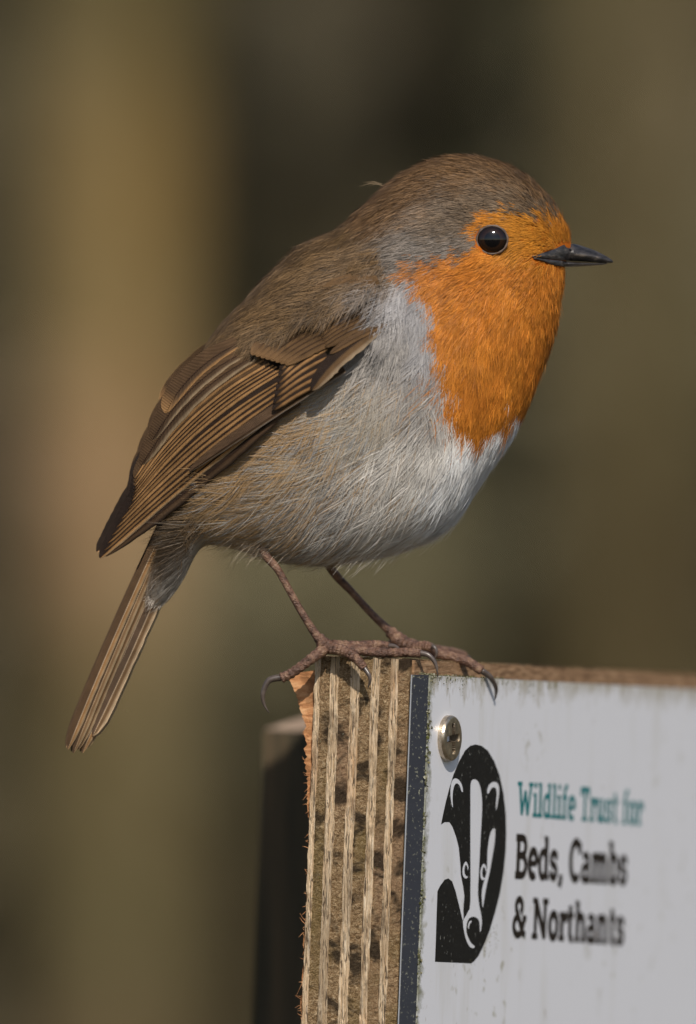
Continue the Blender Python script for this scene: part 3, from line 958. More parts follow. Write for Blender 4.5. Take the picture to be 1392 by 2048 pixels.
# ------------------------------------------------------------------ post behind the board
def post():
    m = Mat('post_dark_wood', 0.85, 0.15)
    g = m.noise(m.coord((160, 160, 14)), 1.0, 5, 0.6, 0.4)
    c = m.ramp(g, [(0.3, srgb(44, 44, 36)), (0.5, srgb(70, 63, 49)), (0.72, srgb(104, 86, 64))])
    m.color(c); m.bump(g, 0.002, 0.6)
    mt = Mat('post_cut_top', 0.85, 0.15)
    g2 = mt.noise(mt.coord((120, 120, 300)), 1.0, 5, 0.6, 0.4)
    mt.color(mt.ramp(g2, [(0.3, srgb(118, 100, 84)), (0.6, srgb(160, 138, 118)), (0.8, srgb(186, 166, 146))]))
    u0, u1, w0, w1 = 105, 180, THICK + 0.7, THICK + 57.5
    V, F = [], []
    rows = [-13.5, -16, -40, -90, -300, -1205]
    for v in rows:
        for (u, w) in ((u0, w0), (u0, w1), (u1, w1), (u1, w0)):
            V.append(B(u, w, v))
    for j in range(len(rows) - 1):
        for k in range(4):
            a = j * 4 + k; b = j * 4 + (k + 1) % 4
            F.append((a, b, b + 4, a + 4))
    rt = empty('wooden_post', B((u0 + u1) / 2, (w0 + w1) / 2, -1200), 'dark weathered square post with pale chamfered top behind the plywood board', 'post')
    keep(mesh_obj('shaft', V, F, m.m, None, False), rt)
    cu, cw = (u0 + u1) / 2, (w0 + w1) / 2
    q = 18
    V = [B(u, w, -13.4) for (u, w) in ((u0, w0), (u0, w1), (u1, w1), (u1, w0))] + [B(u, w, -4.5) for (u, w) in ((u0 + q, w0 + q), (u0 + q, w1 - q), (u1 - q, w1 - q), (u1 - q, w0 + q))]
    F = [(k, (k + 1) % 4, 4 + (k + 1) % 4, 4 + k) for k in range(4)] + [(4, 5, 6, 7), (3, 2, 1, 0)]
    keep(mesh_obj('chamfered_top', V, F, mt.m, None, False), rt)
post()

# ------------------------------------------------------------------ the robin
robin = empty('robin', P(720, 1312, 0.0), 'orange breasted robin with brown back perched on the plywood edge', 'bird')
PX = S   # metres per pixel
rings = [  # top x,y   bottom x,y   half width
 (1144, 492, 1130, 528, 26), (1133, 461, 1126, 548, 48), (1106, 411, 1119, 590, 76), (1060, 361, 1111, 640, 106), (1006, 331, 1096, 695, 127),
 (940, 316, 1074, 758, 145), (872, 322, 1046, 824, 170), (802, 354, 1010, 892, 192), (740, 404, 962, 962, 206), (684, 453, 906, 1036, 212), (612, 490, 822, 1086, 210),
 (545, 546, 732, 1112, 201), (489, 616, 642, 1116, 186), (444, 696, 562, 1108, 164), (404, 800, 494, 1092, 138), (376, 890, 440, 1084, 108), (352, 970, 404, 1096, 82),
 (334, 1036, 384, 1122, 60), (318, 1090, 366, 1150, 40), (304, 1130, 350, 1172, 24)]
RG = smooth_path(rings, 96)
NS, NT = 96, 72
def body_pt(s, th, off=0.0):
    """s in 0..NS-1 ring, th angle from the top, near side = -y"""
    i = np.clip(s, 0, NS - 1.001); i0 = np.floor(i).astype(int); f = (i - i0)[..., None]
    r = RG[i0] * (1 - f) + RG[i0 + 1] * f
    ct, st = np.cos(th), np.sin(th)
    cx, cy = (r[..., 0] + r[..., 2]) / 2, (r[..., 1] + r[..., 3]) / 2
    hx, hy = (r[..., 0] - r[..., 2]) / 2, (r[..., 1] - r[..., 3]) / 2
    sg = np.sign(st) * np.abs(st) ** 0.92
    px, py = cx + hx * ct, cy + hy * ct
    y = -sg * r[..., 4] * PX
    k = 1.0 + 0 * y
    return np.stack([(px - 696) * PX * k, y, ZC + (1024 - py) * PX * k], -1), px, py
ss, tt = np.meshgrid(np.arange(NS), np.linspace(0, 2 * np.pi, NT, endpoint=False), indexing='ij')
BP, BPX, BPY = body_pt(ss.astype(float), tt)
BV = BP.reshape(-1, 3)
BF = [(i * NT + k, i * NT + (k + 1) % NT, (i + 1) * NT + (k + 1) % NT, (i + 1) * NT + k) for i in range(NS - 1) for k in range(NT)]
BF += [tuple(range(NT))[::-1], tuple((NS - 1) * NT + k for k in range(NT))]
bvh = BVHTree.FromPolygons([tuple(v) for v in BV], BF)
def near_y(px, py):
    h = bvh.ray_cast(Vector(((px - 696) * PX, -0.2, ZC + (1024 - py) * PX)), Vector((0, 1, 0)))
    return h[0].y if h[0] is not None else None

# ---- plumage colour map, in side-view places shared by both flanks
ORANGE = np.array([(1160, 486), (1142, 452), (1122, 430), (1092, 440), (1055, 440), (1013, 426), (980, 428), (947, 447), (930, 465), (947, 488), (945, 507), (917, 513),
          (863, 522), (859, 538), (805, 534), (801, 547), (834, 572), (847, 597), (863, 638), (847, 655), (859, 680), (858, 720), (868, 752), (885, 792), (880, 852), (917, 900), (967, 896),
          (1002, 872), (1027, 829), (1044, 838), (1060, 850), (1130, 740), (1160, 620), (1160, 540)], float)
def inside(poly, x, y):
    r = np.zeros(x.shape, bool)
    n = len(poly)
    for i in range(n):
        x0, y0 = poly[i]; x1, y1 = poly[(i + 1) % n]
        c = ((y0 > y) != (y1 > y)) & (x < (x1 - x0) * (y - y0) / (y1 - y0 + 1e-9) + x0)
        r ^= c
    return r
def idw(ctrl, x, y, p=3.0):
    A = np.array([c[:2] for c in ctrl], float); Vv_ = np.array([c[2:] for c in ctrl], float)
    d2 = (x[:, None] - A[:, 0]) ** 2 + (y[:, None] - A[:, 1]) ** 2 + 30.0
    w_ = d2 ** (-p / 2)
    return (w_ @ Vv_) / w_.sum(1)[:, None]
lin = lambda *c: srgb(*c)[:3]
GREYCTRL = [  # x, y, r,g,b of non orange plumage
 *[(x, y) + lin(120, 90, 58) for x, y in ((1080, 390), (1000, 340), (920, 330), (860, 360), (800, 400), (740, 440))],
 *[(x, y) + lin(122, 102, 80) for x, y in ((1080, 425), (1010, 412), (950, 430), (880, 470))],
 *[(x, y) + lin(128, 118, 108) for x, y in ((890, 500), (830, 510), (780, 520))],
 *[(x, y) + lin(116, 90, 58) for x, y in ((680, 480), (740, 540), (620, 540), (560, 590), (500, 660), (640, 620), (700, 570), (560, 660), (450, 730), (410, 800), (380, 880))],
 *[(x, y) + lin(156, 153, 153) for x, y in ((825, 600), (835, 650), (840, 700), (800, 650), (850, 740))],
 *[(x, y) + lin(166, 160, 154) for x, y in ((780, 720), (740, 760), (820, 780), (860, 820))],
 *[(x, y) + lin(184, 174, 158) for x, y in ((700, 800), (740, 850), (640, 860), (700, 900), (620, 930), (560, 960))],
 *[(x, y) + lin(212, 206, 198) for x, y in ((790, 900), (830, 940), (760, 980), (660, 1030), (720, 1010))],
 *[(x, y) + lin(160, 130, 92) for x, y in ((600, 870), (540, 900), (480, 950), (430, 990), (520, 950), (400, 960))],
 *[(x, y) + lin(246, 244, 242) for x, y in ((1035, 880), (1000, 930), (960, 985), (900, 1040), (820, 1090), (940, 930), (880, 980), (1050, 860))],
 *[(x, y) + lin(226, 220, 212) for x, y in ((820, 1000), (760, 1040), (700, 1090), (640, 1110), (860, 900))],
 *[(x, y) + lin(204, 194, 180) for x, y in ((560, 1060), (500, 1070), (590, 1110), (450, 1060))],
 *[(x, y) + lin(200, 192, 182) for x, y in ((400, 1118), (376, 1150), (430, 1100), (356, 1176))],
 *[(x, y) + lin(110, 88, 62) for x, y in ((360, 960), (345, 1010), (330, 1060), (315, 1100), (368, 1030), (346, 1085), (326, 1120), (380, 1000))],
]
FLOW = [  # x, y, direction dx, dy (image), feather length, barb length, barb angle, density weight, lift
 (1130, 460, -0.9, -0.9, 20, 12, 14, 1, .25), (1090, 400, -0.75, -0.65, 26, 15, 13, 1, .3), (1020, 350, -0.95, -0.25, 30, 16, 13, 1, .3), (930, 330, -1, 0.10, 32, 18, 13, 1, .35),
 (850, 370, -0.9, 0.45, 36, 18, 14, 1, .4), (770, 420, -0.85, 0.5, 40, 20, 16, 1, .5), (1050, 440, -1, -.15, 24, 14, 13, 1, .3), (950, 420, -1, .15, 26, 14, 13, 1, .3),
 (880, 480, -.97, .2, 30, 16, 14, 1, .35), (820, 520, -.95, .3, 32, 18, 15, 1, .4),
 (1080, 480, -.95, .15, 22, 13, 16, 1, .3), (1030, 530, -.8, .6, 26, 15, 16, 1, .35), (930, 530, -.95, .3, 28, 16, 16, 1, .35), (1100, 560, -.35, .93, 30, 17, 18, 1, .4),
 (1000, 590, -.5, .86, 34, 20, 18, 1, .4), (900, 590, -.75, .66, 34, 20, 18, 1, .4), (1090, 660, -.12, 1, 40, 22, 20, 1, .5), (980, 690, -.2, 1, 46, 24, 20, 1, .5),
 (890, 680, -.35, .9, 44, 24, 22, 1, .5), (1050, 780, -.2, 1, 50, 26, 20, 1, .5), (950, 800, -.15, 1, 52, 28, 20, 1, .55), (990, 860, -.3, .95, 55, 30, 19, 1, .6),
 (680, 490, -.75, .66, 52, 22, 28, 1, .6), (740, 560, -.7, .7, 52, 22, 30, 1, .6), (600, 560, -.75, .66, 64, 26, 32, 1, .7), (520, 640, -.7, .7, 70, 26, 32, 1, .7), (640, 640, -.8, .6, 66, 26, 34, 1, .7),
 (440, 740, -.65, .75, 70, 26, 30, 1, .7), (390, 860, -.5, .85, 70, 26, 26, 1, .6), (345, 1010, -.45, .9, 70, 30, 20, 1, .5), (320, 1090, -.45, .9, 60, 30, 16, 1, .4),
 (830, 600, -.35, .93, 56, 34, 34, 1, .8), (830, 700, -.45, .9, 64, 40, 36, 1, .9), (860, 800, -.4, .9, 70, 44, 34, 1, .9), (760, 760, -.6, .8, 82, 50, 34, 1, 1.0),
 (700, 850, -.7, .7, 92, 56, 32, 1, 1.1), (600, 890, -.85, .5, 96, 58, 30, 1, 1.2), (500, 960, -.95, .3, 96, 56, 28, 1, 1.2), (420, 1010, -.9, .45, 80, 46, 24, 1, .9),
 (640, 1000, -.75, .65, 96, 60, 24, 1, 1.2), (760, 960, -.55, .83, 90, 56, 24, 1, 1.1), (900, 940, -.35, .95, 70, 42, 22, 1, .8), (1010, 910, -.5, .85, 56, 34, 18, 1, .6),
 (950, 1000, -.65, .75, 66, 40, 18, 1, .7), (860, 1060, -.8, .6, 72, 44, 18, 1, .7), (740, 1080, -.75, .6, 86, 52, 20, 1, 1.0), (620, 1090, -.85, .45, 88, 54, 20, 1, 1.1),
 (520, 1070, -.95, .25, 84, 52, 20, 1, 1.0), (440, 1090, -.85, .5, 76, 44, 18, 1, .7), (370, 1150, -.6, .8, 66, 36, 14, 1, .4)]
WINGPOLY = np.array([(738, 694), (700, 738), (625, 800), (540, 870), (440, 944), (345, 1012), (300, 1020), (300, 880), (425, 735), (500, 704), (560, 688), (640, 645), (700, 618), (726, 612), (742, 650)], float)

def pnoise(x, y, sc, seed):
    return np.array([noise.noise(Vector((a * sc, b * sc, seed))) for a, b in zip(x, y)])

def make_plumage(n_feathers, name_prefix='plumage'):
    # area-weighted roots over the body
    quad = BP
    e1 = np.roll(quad, -1, 1) - quad
    e2 = np.zeros_like(quad); e2[:-1] = quad[1:] - quad[:-1]
    area = np.linalg.norm(np.cross(e1, e2), axis=-1)[:-1]
    wgt = area.copy()
    # more, smaller feathers on the head
    hx = (BPX[:-1] > 800) & (BPY[:-1] < 640)
    wgt[hx] *= 3.0
    md = (BPX[:-1] > 840) & (BPY[:-1] >= 640) & (BPY[:-1] < 880)
    wgt[md] *= 1.6
    lo_ = (BPX[:-1] < 880) & (BPY[:-1] > 740)
    wgt[lo_] *= 1.7
    ey_ = np.hypot(BPX[:-1] - 983, BPY[:-1] - 482) < 62
    wgt[ey_] *= 2.2
    wgt[(BPX[:-1] > 1105) & (BPY[:-1] < 560)] *= 2.0
    far = BP[:-1, :, 1] > 0.004
    wgt[far] *= 0.45
    p = (wgt / wgt.sum()).ravel()
    idx = rng.choice(len(p), n_feathers, p=p)
    s = idx // NT + rng.random(n_feathers)
    th = (idx % NT + rng.random(n_feathers)) * 2 * np.pi / NT
    pos, px, py = body_pt(s, th)
    pa, _, _ = body_pt(np.minimum(s + .4, NS - 1.01), th); pb, _, _ = body_pt(np.maximum(s - .4, 0), th)
    pc, _, _ = body_pt(s, th + .03); pd, _, _ = body_pt(s, th - .03)
    nrm = np.cross(pc - pd, pa - pb); nrm /= np.linalg.norm(nrm, axis=1)[:, None] + 1e-12
    ctr = body_pt(s, th)[0] * 0
    i0 = np.clip(s, 0, NS - 1).astype(int)
    ctr = np.stack([((RG[i0, 0] + RG[i0, 2]) / 2 - 696) * PX, 0 * s, ZC + (1024 - (RG[i0, 1] + RG[i0, 3]) / 2) * PX], 1)
    sg = np.sign(((pos - ctr) * nrm).sum(1)); nrm *= sg[:, None]
    f = idw(FLOW, px, py, 3.0)
    fdir = np.array([-.62, .78]) + 0 * f[:, :2]
    fx, fz = f[:, 0], -f[:, 1]
    d = np.stack([fx, np.zeros_like(fx), fz], 1)
    ja = rng.normal(0, 0.09, n_feathers) + .20 * pnoise(px, py, .011, 6.0)
    d = np.stack([d[:, 0] * np.cos(ja) - d[:, 2] * np.sin(ja), d[:, 1], d[:, 0] * np.sin(ja) + d[:, 2] * np.cos(ja)], 1)
    d -= nrm * (d * nrm).sum(1)[:, None]
    d /= np.linalg.norm(d, axis=1)[:, None] + 1e-9
    b = np.cross(nrm, d)
    L = f[:, 2] * PX * rng.uniform(.75, 1.25, n_feathers)
    BL = f[:, 3] * np.where(f[:, 3] > 40, 1.3, 1.1) * PX * rng.uniform(.8, 1.2, n_feathers)
    BA = np.radians(f[:, 4])
    LIFT = f[:, 6] * 0.0011 * rng.uniform(.5, 1.4, n_feathers)
    # feathers along the upper wing edge stand proud, over the coverts
    ex = np.interp(px, [420, 500, 560, 640, 700, 760, 800, 840], [735, 704, 688, 645, 618, 604, 640, 640])
    prox = np.clip(1.15 - (ex - py) / 120.0, 0, 1) * np.clip((px - 400) / 60, 0, 1) * np.clip((805 - px) / 60, 0, 1) * (py < ex + 5)
    front = np.exp(-((px - 768) / 42.0) ** 2 - ((py - 648) / 52.0) ** 2)
    # soft tufts: the plumage stands up and sinks in patches
    u_ = px * fdir[:, 0] + py * fdir[:, 1]; v_ = -px * fdir[:, 1] + py * fdir[:, 0]
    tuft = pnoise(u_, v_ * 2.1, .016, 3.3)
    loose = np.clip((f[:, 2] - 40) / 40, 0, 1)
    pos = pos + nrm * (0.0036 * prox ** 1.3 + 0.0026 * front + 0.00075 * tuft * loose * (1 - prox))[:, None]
    ok = ~inside(WINGPOLY, px, py)
    ok &= (px - np.where(px > 983, 983, 983)) ** 2 / np.where(px > 983, 40, 31) ** 2 + (py - 482) ** 2 / 30 ** 2 > 1
    ok &= ~inside(np.array([(1058, 512), (1085, 505), (1108, 501), (1124, 489), (1170, 484), (1170, 533), (1118, 531), (1090, 524), (1060, 518)], float), px, py)
    # colour
    tipx = px + f[:, 0] * f[:, 2] * .55; tipy = py + f[:, 1] * f[:, 2] * .55
    wob = np.stack([pnoise(tipx, tipy, .03, 2.0), pnoise(tipx, tipy, .03, 9.0)], 1) * 20
    jx = tipx + wob[:, 0] + rng.normal(0, 9, n_feathers); jy = tipy + wob[:, 1] + rng.normal(0, 9, n_feathers)
    orange = inside(ORANGE, jx, jy)
    base = idw(GREYCTRL, jx, jy, 3.2)
    oc = np.array(lin(210, 134, 48)); oc2 = np.array(lin(170, 94, 28)); oc3 = np.array(lin(238, 156, 60))
    q = rng.random(n_feathers)[:, None]; br = np.clip((pnoise(px, py, .012, 4.0)[:, None] + .3), 0, 1)
    ocol = oc * (1 - q * .6) + oc2 * q * .6
    ocol = ocol * (1 - .35 * br) + oc2 * .35 * br
    gold = np.clip(1 - np.hypot((jx - 1040) / 120, (jy - 470) / 75), 0, 1)[:, None] * 1.3
    ocol = ocol * (1 - np.clip(gold, 0, .8)) + np.array(lin(196, 130, 40)) * np.clip(gold, 0, .8)
    col = np.where(orange[:, None], ocol, base)
    flank = (~orange) & (jx < 860) & (jy > 740) & (jx > 380)
    brown = (~orange) & ((jy < 560) | ((jx < 780) & (jy < 720)) | ((jx < 420) & (jy < 1060)))
    brown &= ~((jx > 790) & (jy > 545))
    kind = np.where(orange, 0, np.where(brown, 2, 1))
    tone = np.where(brown, rng.uniform(.55, 1.2, n_feathers), np.where(orange, rng.uniform(.72, 1.15, n_feathers), rng.uniform(.88, 1.1, n_feathers)))
    tone = tone * (1 + .22 * pnoise(px, py, .035, 5.5) + .10 * tuft)  # raised tufts lightened, hollows between them shaded in the colour
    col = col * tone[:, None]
    out = {}
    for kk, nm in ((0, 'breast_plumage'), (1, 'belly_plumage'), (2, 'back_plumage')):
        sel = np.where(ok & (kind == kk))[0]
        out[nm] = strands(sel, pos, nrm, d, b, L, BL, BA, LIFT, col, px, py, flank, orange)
    return out

def strands(sel, pos, nrm, d, b, L, BL, BA, LIFT, col, px, py, flank, orange):
    Vs, Cs = [], []
    f_loose = BL > 42 * PX
    Rb = 0.018
    for rep_class in (0,):
        # number of barbs by size
        nb = np.clip((L[sel] / PX / 3.2).astype(int), 6, 30)
        fi = np.repeat(sel, nb)
        m = len(fi)
        k = np.concatenate([np.arange(x) for x in nb])
        nbr = np.repeat(nb, nb)
        side = np.where(k % 2 == 0, 1.0, -1.0)
        t0 = (k // 2 + .35 + .3 * rng.random(m)) / np.maximum(1, (nbr / 2)) * 0.75
        t0 = np.clip(t0, 0, .85) * L[fi]
        a = BA[fi] * rng.uniform(.8, 1.12, m)
        # barbs near the tip run more along the feather
        tt_ = t0 / L[fi]
        a = a * (1.15 - .6 * tt_)
        bl = BL[fi] * rng.uniform(.7, 1.2, m) * (1.05 - .35 * tt_)
        stray = (rng.random(m) < np.where(f_loose[fi], .03, .03))
        bl = np.where(stray, bl * 1.45, bl)
        off = rng.normal(0, 1, m) * 0.0006 * (BL[fi] / (40 * PX))
        q = np.array([0, .5, 1.0])
        along = t0[:, None] + bl[:, None] * np.cos(a)[:, None] * q + bl[:, None] * .12 * q ** 2
        lat = side[:, None] * bl[:, None] * np.sin(a)[:, None] * (q - .28 * q ** 2) * 1.2 + off[:, None]
        lf = LIFT[fi][:, None] * (along / L[fi][:, None]) ** 1.2 + rng.normal(0, .00007, m)[:, None] * q + 0.00015
        lf = lf + (stray * np.where(f_loose[fi], .0008, .0004))[:, None] * q
        drop = (along ** 2 + lat ** 2) / (2 * Rb)
        drop = np.minimum(drop, .9 * along)
        h = lf - drop * .92
        Pn = pos[fi][:, None, :] + d[fi][:, None, :] * along[..., None] + b[fi][:, None, :] * lat[..., None] + nrm[fi][:, None, :] * h[..., None]
        # ribbons
        tg = np.zeros_like(Pn); tg[:, 1:-1] = Pn[:, 2:] - Pn[:, :-2]; tg[:, 0] = Pn[:, 1] - Pn[:, 0]; tg[:, -1] = Pn[:, -1] - Pn[:, -2]
        tg /= np.linalg.norm(tg, axis=-1)[..., None] + 1e-12
        tw = rng.normal(0, .22, m)
        n2 = nrm[fi] * np.cos(tw)[:, None] + b[fi] * np.sin(tw)[:, None]
        sd = np.cross(tg, n2[:, None, :]); sd /= np.linalg.norm(sd, axis=-1)[..., None] + 1e-12
        wd = (0.000040 + 0.000012 * (BL[fi] / (30 * PX))) * rng.uniform(.7, 1.3, m)
        wd = np.minimum(wd, np.where(flank[fi], .000034, .000046))
        wq = np.array([.8, 1.0, .2])
        A = Pn + sd * (wd[:, None] * wq)[..., None]; Bq = Pn - sd * (wd[:, None] * wq)[..., None]
        Vv4 = np.stack([A, Bq], 2).reshape(m, 6, 3)
        c = col[fi] * rng.uniform(.82, 1.16, m)[:, None]
        # loose flank barbs: some buff, some grey
        fl = flank[fi]
        pb = np.clip((800 - px[fi]) / 420, .05, .58) * fl
        isb = rng.random(m) < pb
        buff = np.array(lin(184, 150, 108)); grey = np.array(lin(164, 162, 160))
        c = np.where(isb[:, None], buff * rng.uniform(.7, 1.15, m)[:, None], c)
        isd = fl & ~isb & (rng.random(m) < .04)
        c = np.where(isd[:, None], np.array(lin(92, 84, 76)), c)
        isg = fl & ~isb & ~isd & (px[fi] < 760) & (rng.random(m) < .35)
        c = np.where(isg[:, None], grey * rng.uniform(.7, 1.1, m)[:, None], c)
        # brown plumage: dark bases to some barbs
        dk = (col[fi][:, 0] < .25) & ~fl & (rng.random(m) < .25)
        c = np.where(dk[:, None], c * .5, c)
        c = np.clip(c, 0, .92)
        cc = np.repeat(c[:, None, :], 6, 1)
        cc = np.concatenate([cc, np.ones((m, 6, 1))], -1)
        Vs.append(Vv4); Cs.append(cc)
    V = np.concatenate(Vs); C = np.concatenate(Cs)
    m = len(V)
    base = (np.arange(m) * 6)[:, None, None]
    qd = np.array([[0, 1, 3, 2], [2, 3, 5, 4]])[None]
    Q = (base + qd).reshape(-1, 4)
    return V.reshape(-1, 3), Q, C.reshape(-1, 4)

# ---- legs and feet, joined to the body mesh
legV, legF = [], []
def add_tube(pts, rad, seg=12, rings_=0, n=None):
    """pts: (px, py, y) list; rad: px radii"""
    n = n or max(14, len(pts) * 8)
    A = smooth_path(pts, n)
    rr = np.interp(np.linspace(0, 1, n), np.linspace(0, 1, len(rad)), rad) * PX
    if rings_:
        ph = np.linspace(0, rings_ * 2 * np.pi, n)
        rr = rr * (1 + 0.20 * np.abs(np.sin(ph)) ** .7 - 0.10) * (1 + .09 * np.array([noise.noise(Vector((i_ * .35, pts[0][0], 2))) for i_ in range(n)]))
    pts3 = [P(a[0], a[1], a[2]) for a in A]
    V, F = tube(pts3, rr, seg)
    global legV, legF
    o = len(legV)
    legV += V; legF += [tuple(x + o for x in f) for f in F]
NY, FY = -0.0085, 0.0085
mmy = 0.001
# near leg
add_tube([(510, 1040, -.004), (530, 1106, -.0065), (556, 1140, -.0080), (582, 1187, NY), (612, 1239, NY), (634, 1272, NY), (652, 1293, NY)], [13, 9.5, 7.6, 7.2, 7.6, 9, 12], 14, 0, 70)
add_tube([(636, 1272, NY), (650, 1290, NY), (672, 1296, NY)], [10, 14, 11], 14, 2, 24)
# near toes
near_toes = [
 ([(656, 1293, NY), (630, 1312, NY - .0012), (606, 1330, NY - .0016), (582, 1347, NY - .0016), (562, 1356, NY - .0014)], [11, 9.5, 8.5, 8.5, 9], 5),
 ([(656, 1294, NY), (705, 1299, NY - .0005), (762, 1305, NY - .0018), (812, 1305, NY - .0030), (842, 1307, NY - .0036)], [12, 9.5, 8.5, 8, 7.5], 9),
 ([(664, 1296, NY - .001), (692, 1304, NY - .0026), (713, 1318, NY - .0040), (729, 1337, NY - .0044)], [11, 9, 8.5, 7], 6),
 ([(664, 1292, NY), (710, 1292, NY + .003), (752, 1290, NY + .0055), (776, 1292, NY + .006)], [11, 9, 8.5, 7.5], 6)]
near_claws = [
 ([(562, 1355, NY - .0014), (538, 1361, NY - .0014), (526, 1386, NY - .0014), (528, 1408, NY - .0012), (538, 1426, NY - .001)], [8.5, 7.5, 6, 4, 1]),
 ([(838, 1305, NY - .0036), (858, 1311, NY - .0040), (871, 1328, NY - .0043), (876, 1353, NY - .0044)], [7, 6, 4.5, .8]),
 ([(728, 1335, NY - .0044), (738, 1350, NY - .0050), (740, 1362, NY - .0050), (736, 1376, NY - .0046)], [6.5, 5, 3.6, .8]),
 ([(772, 1291, NY + .006), (788, 1292, NY + .0065), (798, 1299, NY + .0066), (802, 1310, NY + .0065)], [6, 5, 3.5, .8])]
# far leg
add_tube([(635, 1080, .005), (664, 1140, .0075), (704, 1184, FY), (744, 1228, FY), (776, 1259, FY), (798, 1282, FY)], [12, 9, 7.4, 7.4, 8.6, 12], 14, 0, 60)
add_tube([(778, 1260, FY), (798, 1280, FY), (822, 1292, FY)], [10, 15, 12], 14, 2, 24)
far_toes = [
 ([(800, 1284, FY), (836, 1296, FY - .001), (884, 1309, .0068), (932, 1322, .0062), (964, 1342, .0058)], [12, 10, 9, 9, 8], 8),
 ([(802, 1286, FY), (830, 1294, FY - .002), (850, 1292, FY - .003), (864, 1296, FY - .0035)], [12, 10, 9, 8], 5),
 ([(804, 1284, FY), (860, 1298, FY + .007), (905, 1306, FY + .014), (928, 1312, FY + .018)], [11, 9, 9.5, 8], 5),
 ([(800, 1282, FY), (780, 1292, FY + .001), (762, 1302, FY + .002), (748, 1306, FY + .002)], [11, 9, 8, 8], 4)]
far_claws = [
 ([(963, 1341, .0058), (981, 1355, .0070), (992, 1377, .0088), (990, 1400, .0104)], [7.5, 6.5, 4.8, .9]),
 ([(860, 1290, FY - .0035), (870, 1296, FY - .004), (873, 1308, FY - .0042), (868, 1320, FY - .004)], [6.5, 5, 3.5, .8]),
 ([(924, 1310, FY + .018), (936, 1314, FY + .019), (942, 1324, FY + .0192), (941, 1336, FY + .019)], [6.5, 5, 3.5, .8]),
 ([(750, 1305, FY + .002), (740, 1306, FY + .002), (732, 1312, FY + .002), (728, 1322, FY + .002)], [6, 5, 3.5, .8])]
for pts, rad, rg in near_toes + far_toes:
    add_tube(pts, [r_ * 1.12 for r_ in rad], 12, rg, 64)

allV = [Vector(v) for v in BV] + legV
nb0 = len(BV)
allF = BF + [tuple(x + nb0 for x in f) for f in legF]
# under-down colour
fl_px, fl_py = BPX.ravel(), BPY.ravel()
uo = inside(ORANGE, fl_px, fl_py)
uc = idw(GREYCTRL, fl_px, fl_py, 3.2) * 0.72
uc[uo] = np.array(lin(170, 90, 22))
uc = np.concatenate([uc, np.ones((len(uc), 1))], 1)
uc = np.concatenate([uc, np.tile(np.array([[.15, .09, .07, 1]]), (len(legV), 1))])
body = mesh_obj('body', allV, allF, [M_SKINB, M_LEG], None, True, uc)
mi = np.zeros(len(allF), dtype=np.int32); mi[len(BF):] = 1
body.data.polygons.foreach_set('material_index', mi)
keep(body, robin)
body['label'] = 'rounded bird body with slim brown legs and scaly toes'
for pts, rad in near_claws + far_claws:
    A = smooth_path(pts, 26)
    rr = np.interp(np.linspace(0, 1, 26), np.linspace(0, 1, len(rad)), rad) * PX * .85
    V, F = tube([P(*a) for a in A], rr, 10)
    keep(mesh_obj('claw', V, F, M_CLAW), body)

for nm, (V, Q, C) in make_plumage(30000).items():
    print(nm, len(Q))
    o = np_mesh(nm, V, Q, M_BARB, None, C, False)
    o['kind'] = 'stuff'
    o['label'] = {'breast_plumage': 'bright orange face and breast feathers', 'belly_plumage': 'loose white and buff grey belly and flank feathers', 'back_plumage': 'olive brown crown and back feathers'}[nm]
    keep(o, robin)

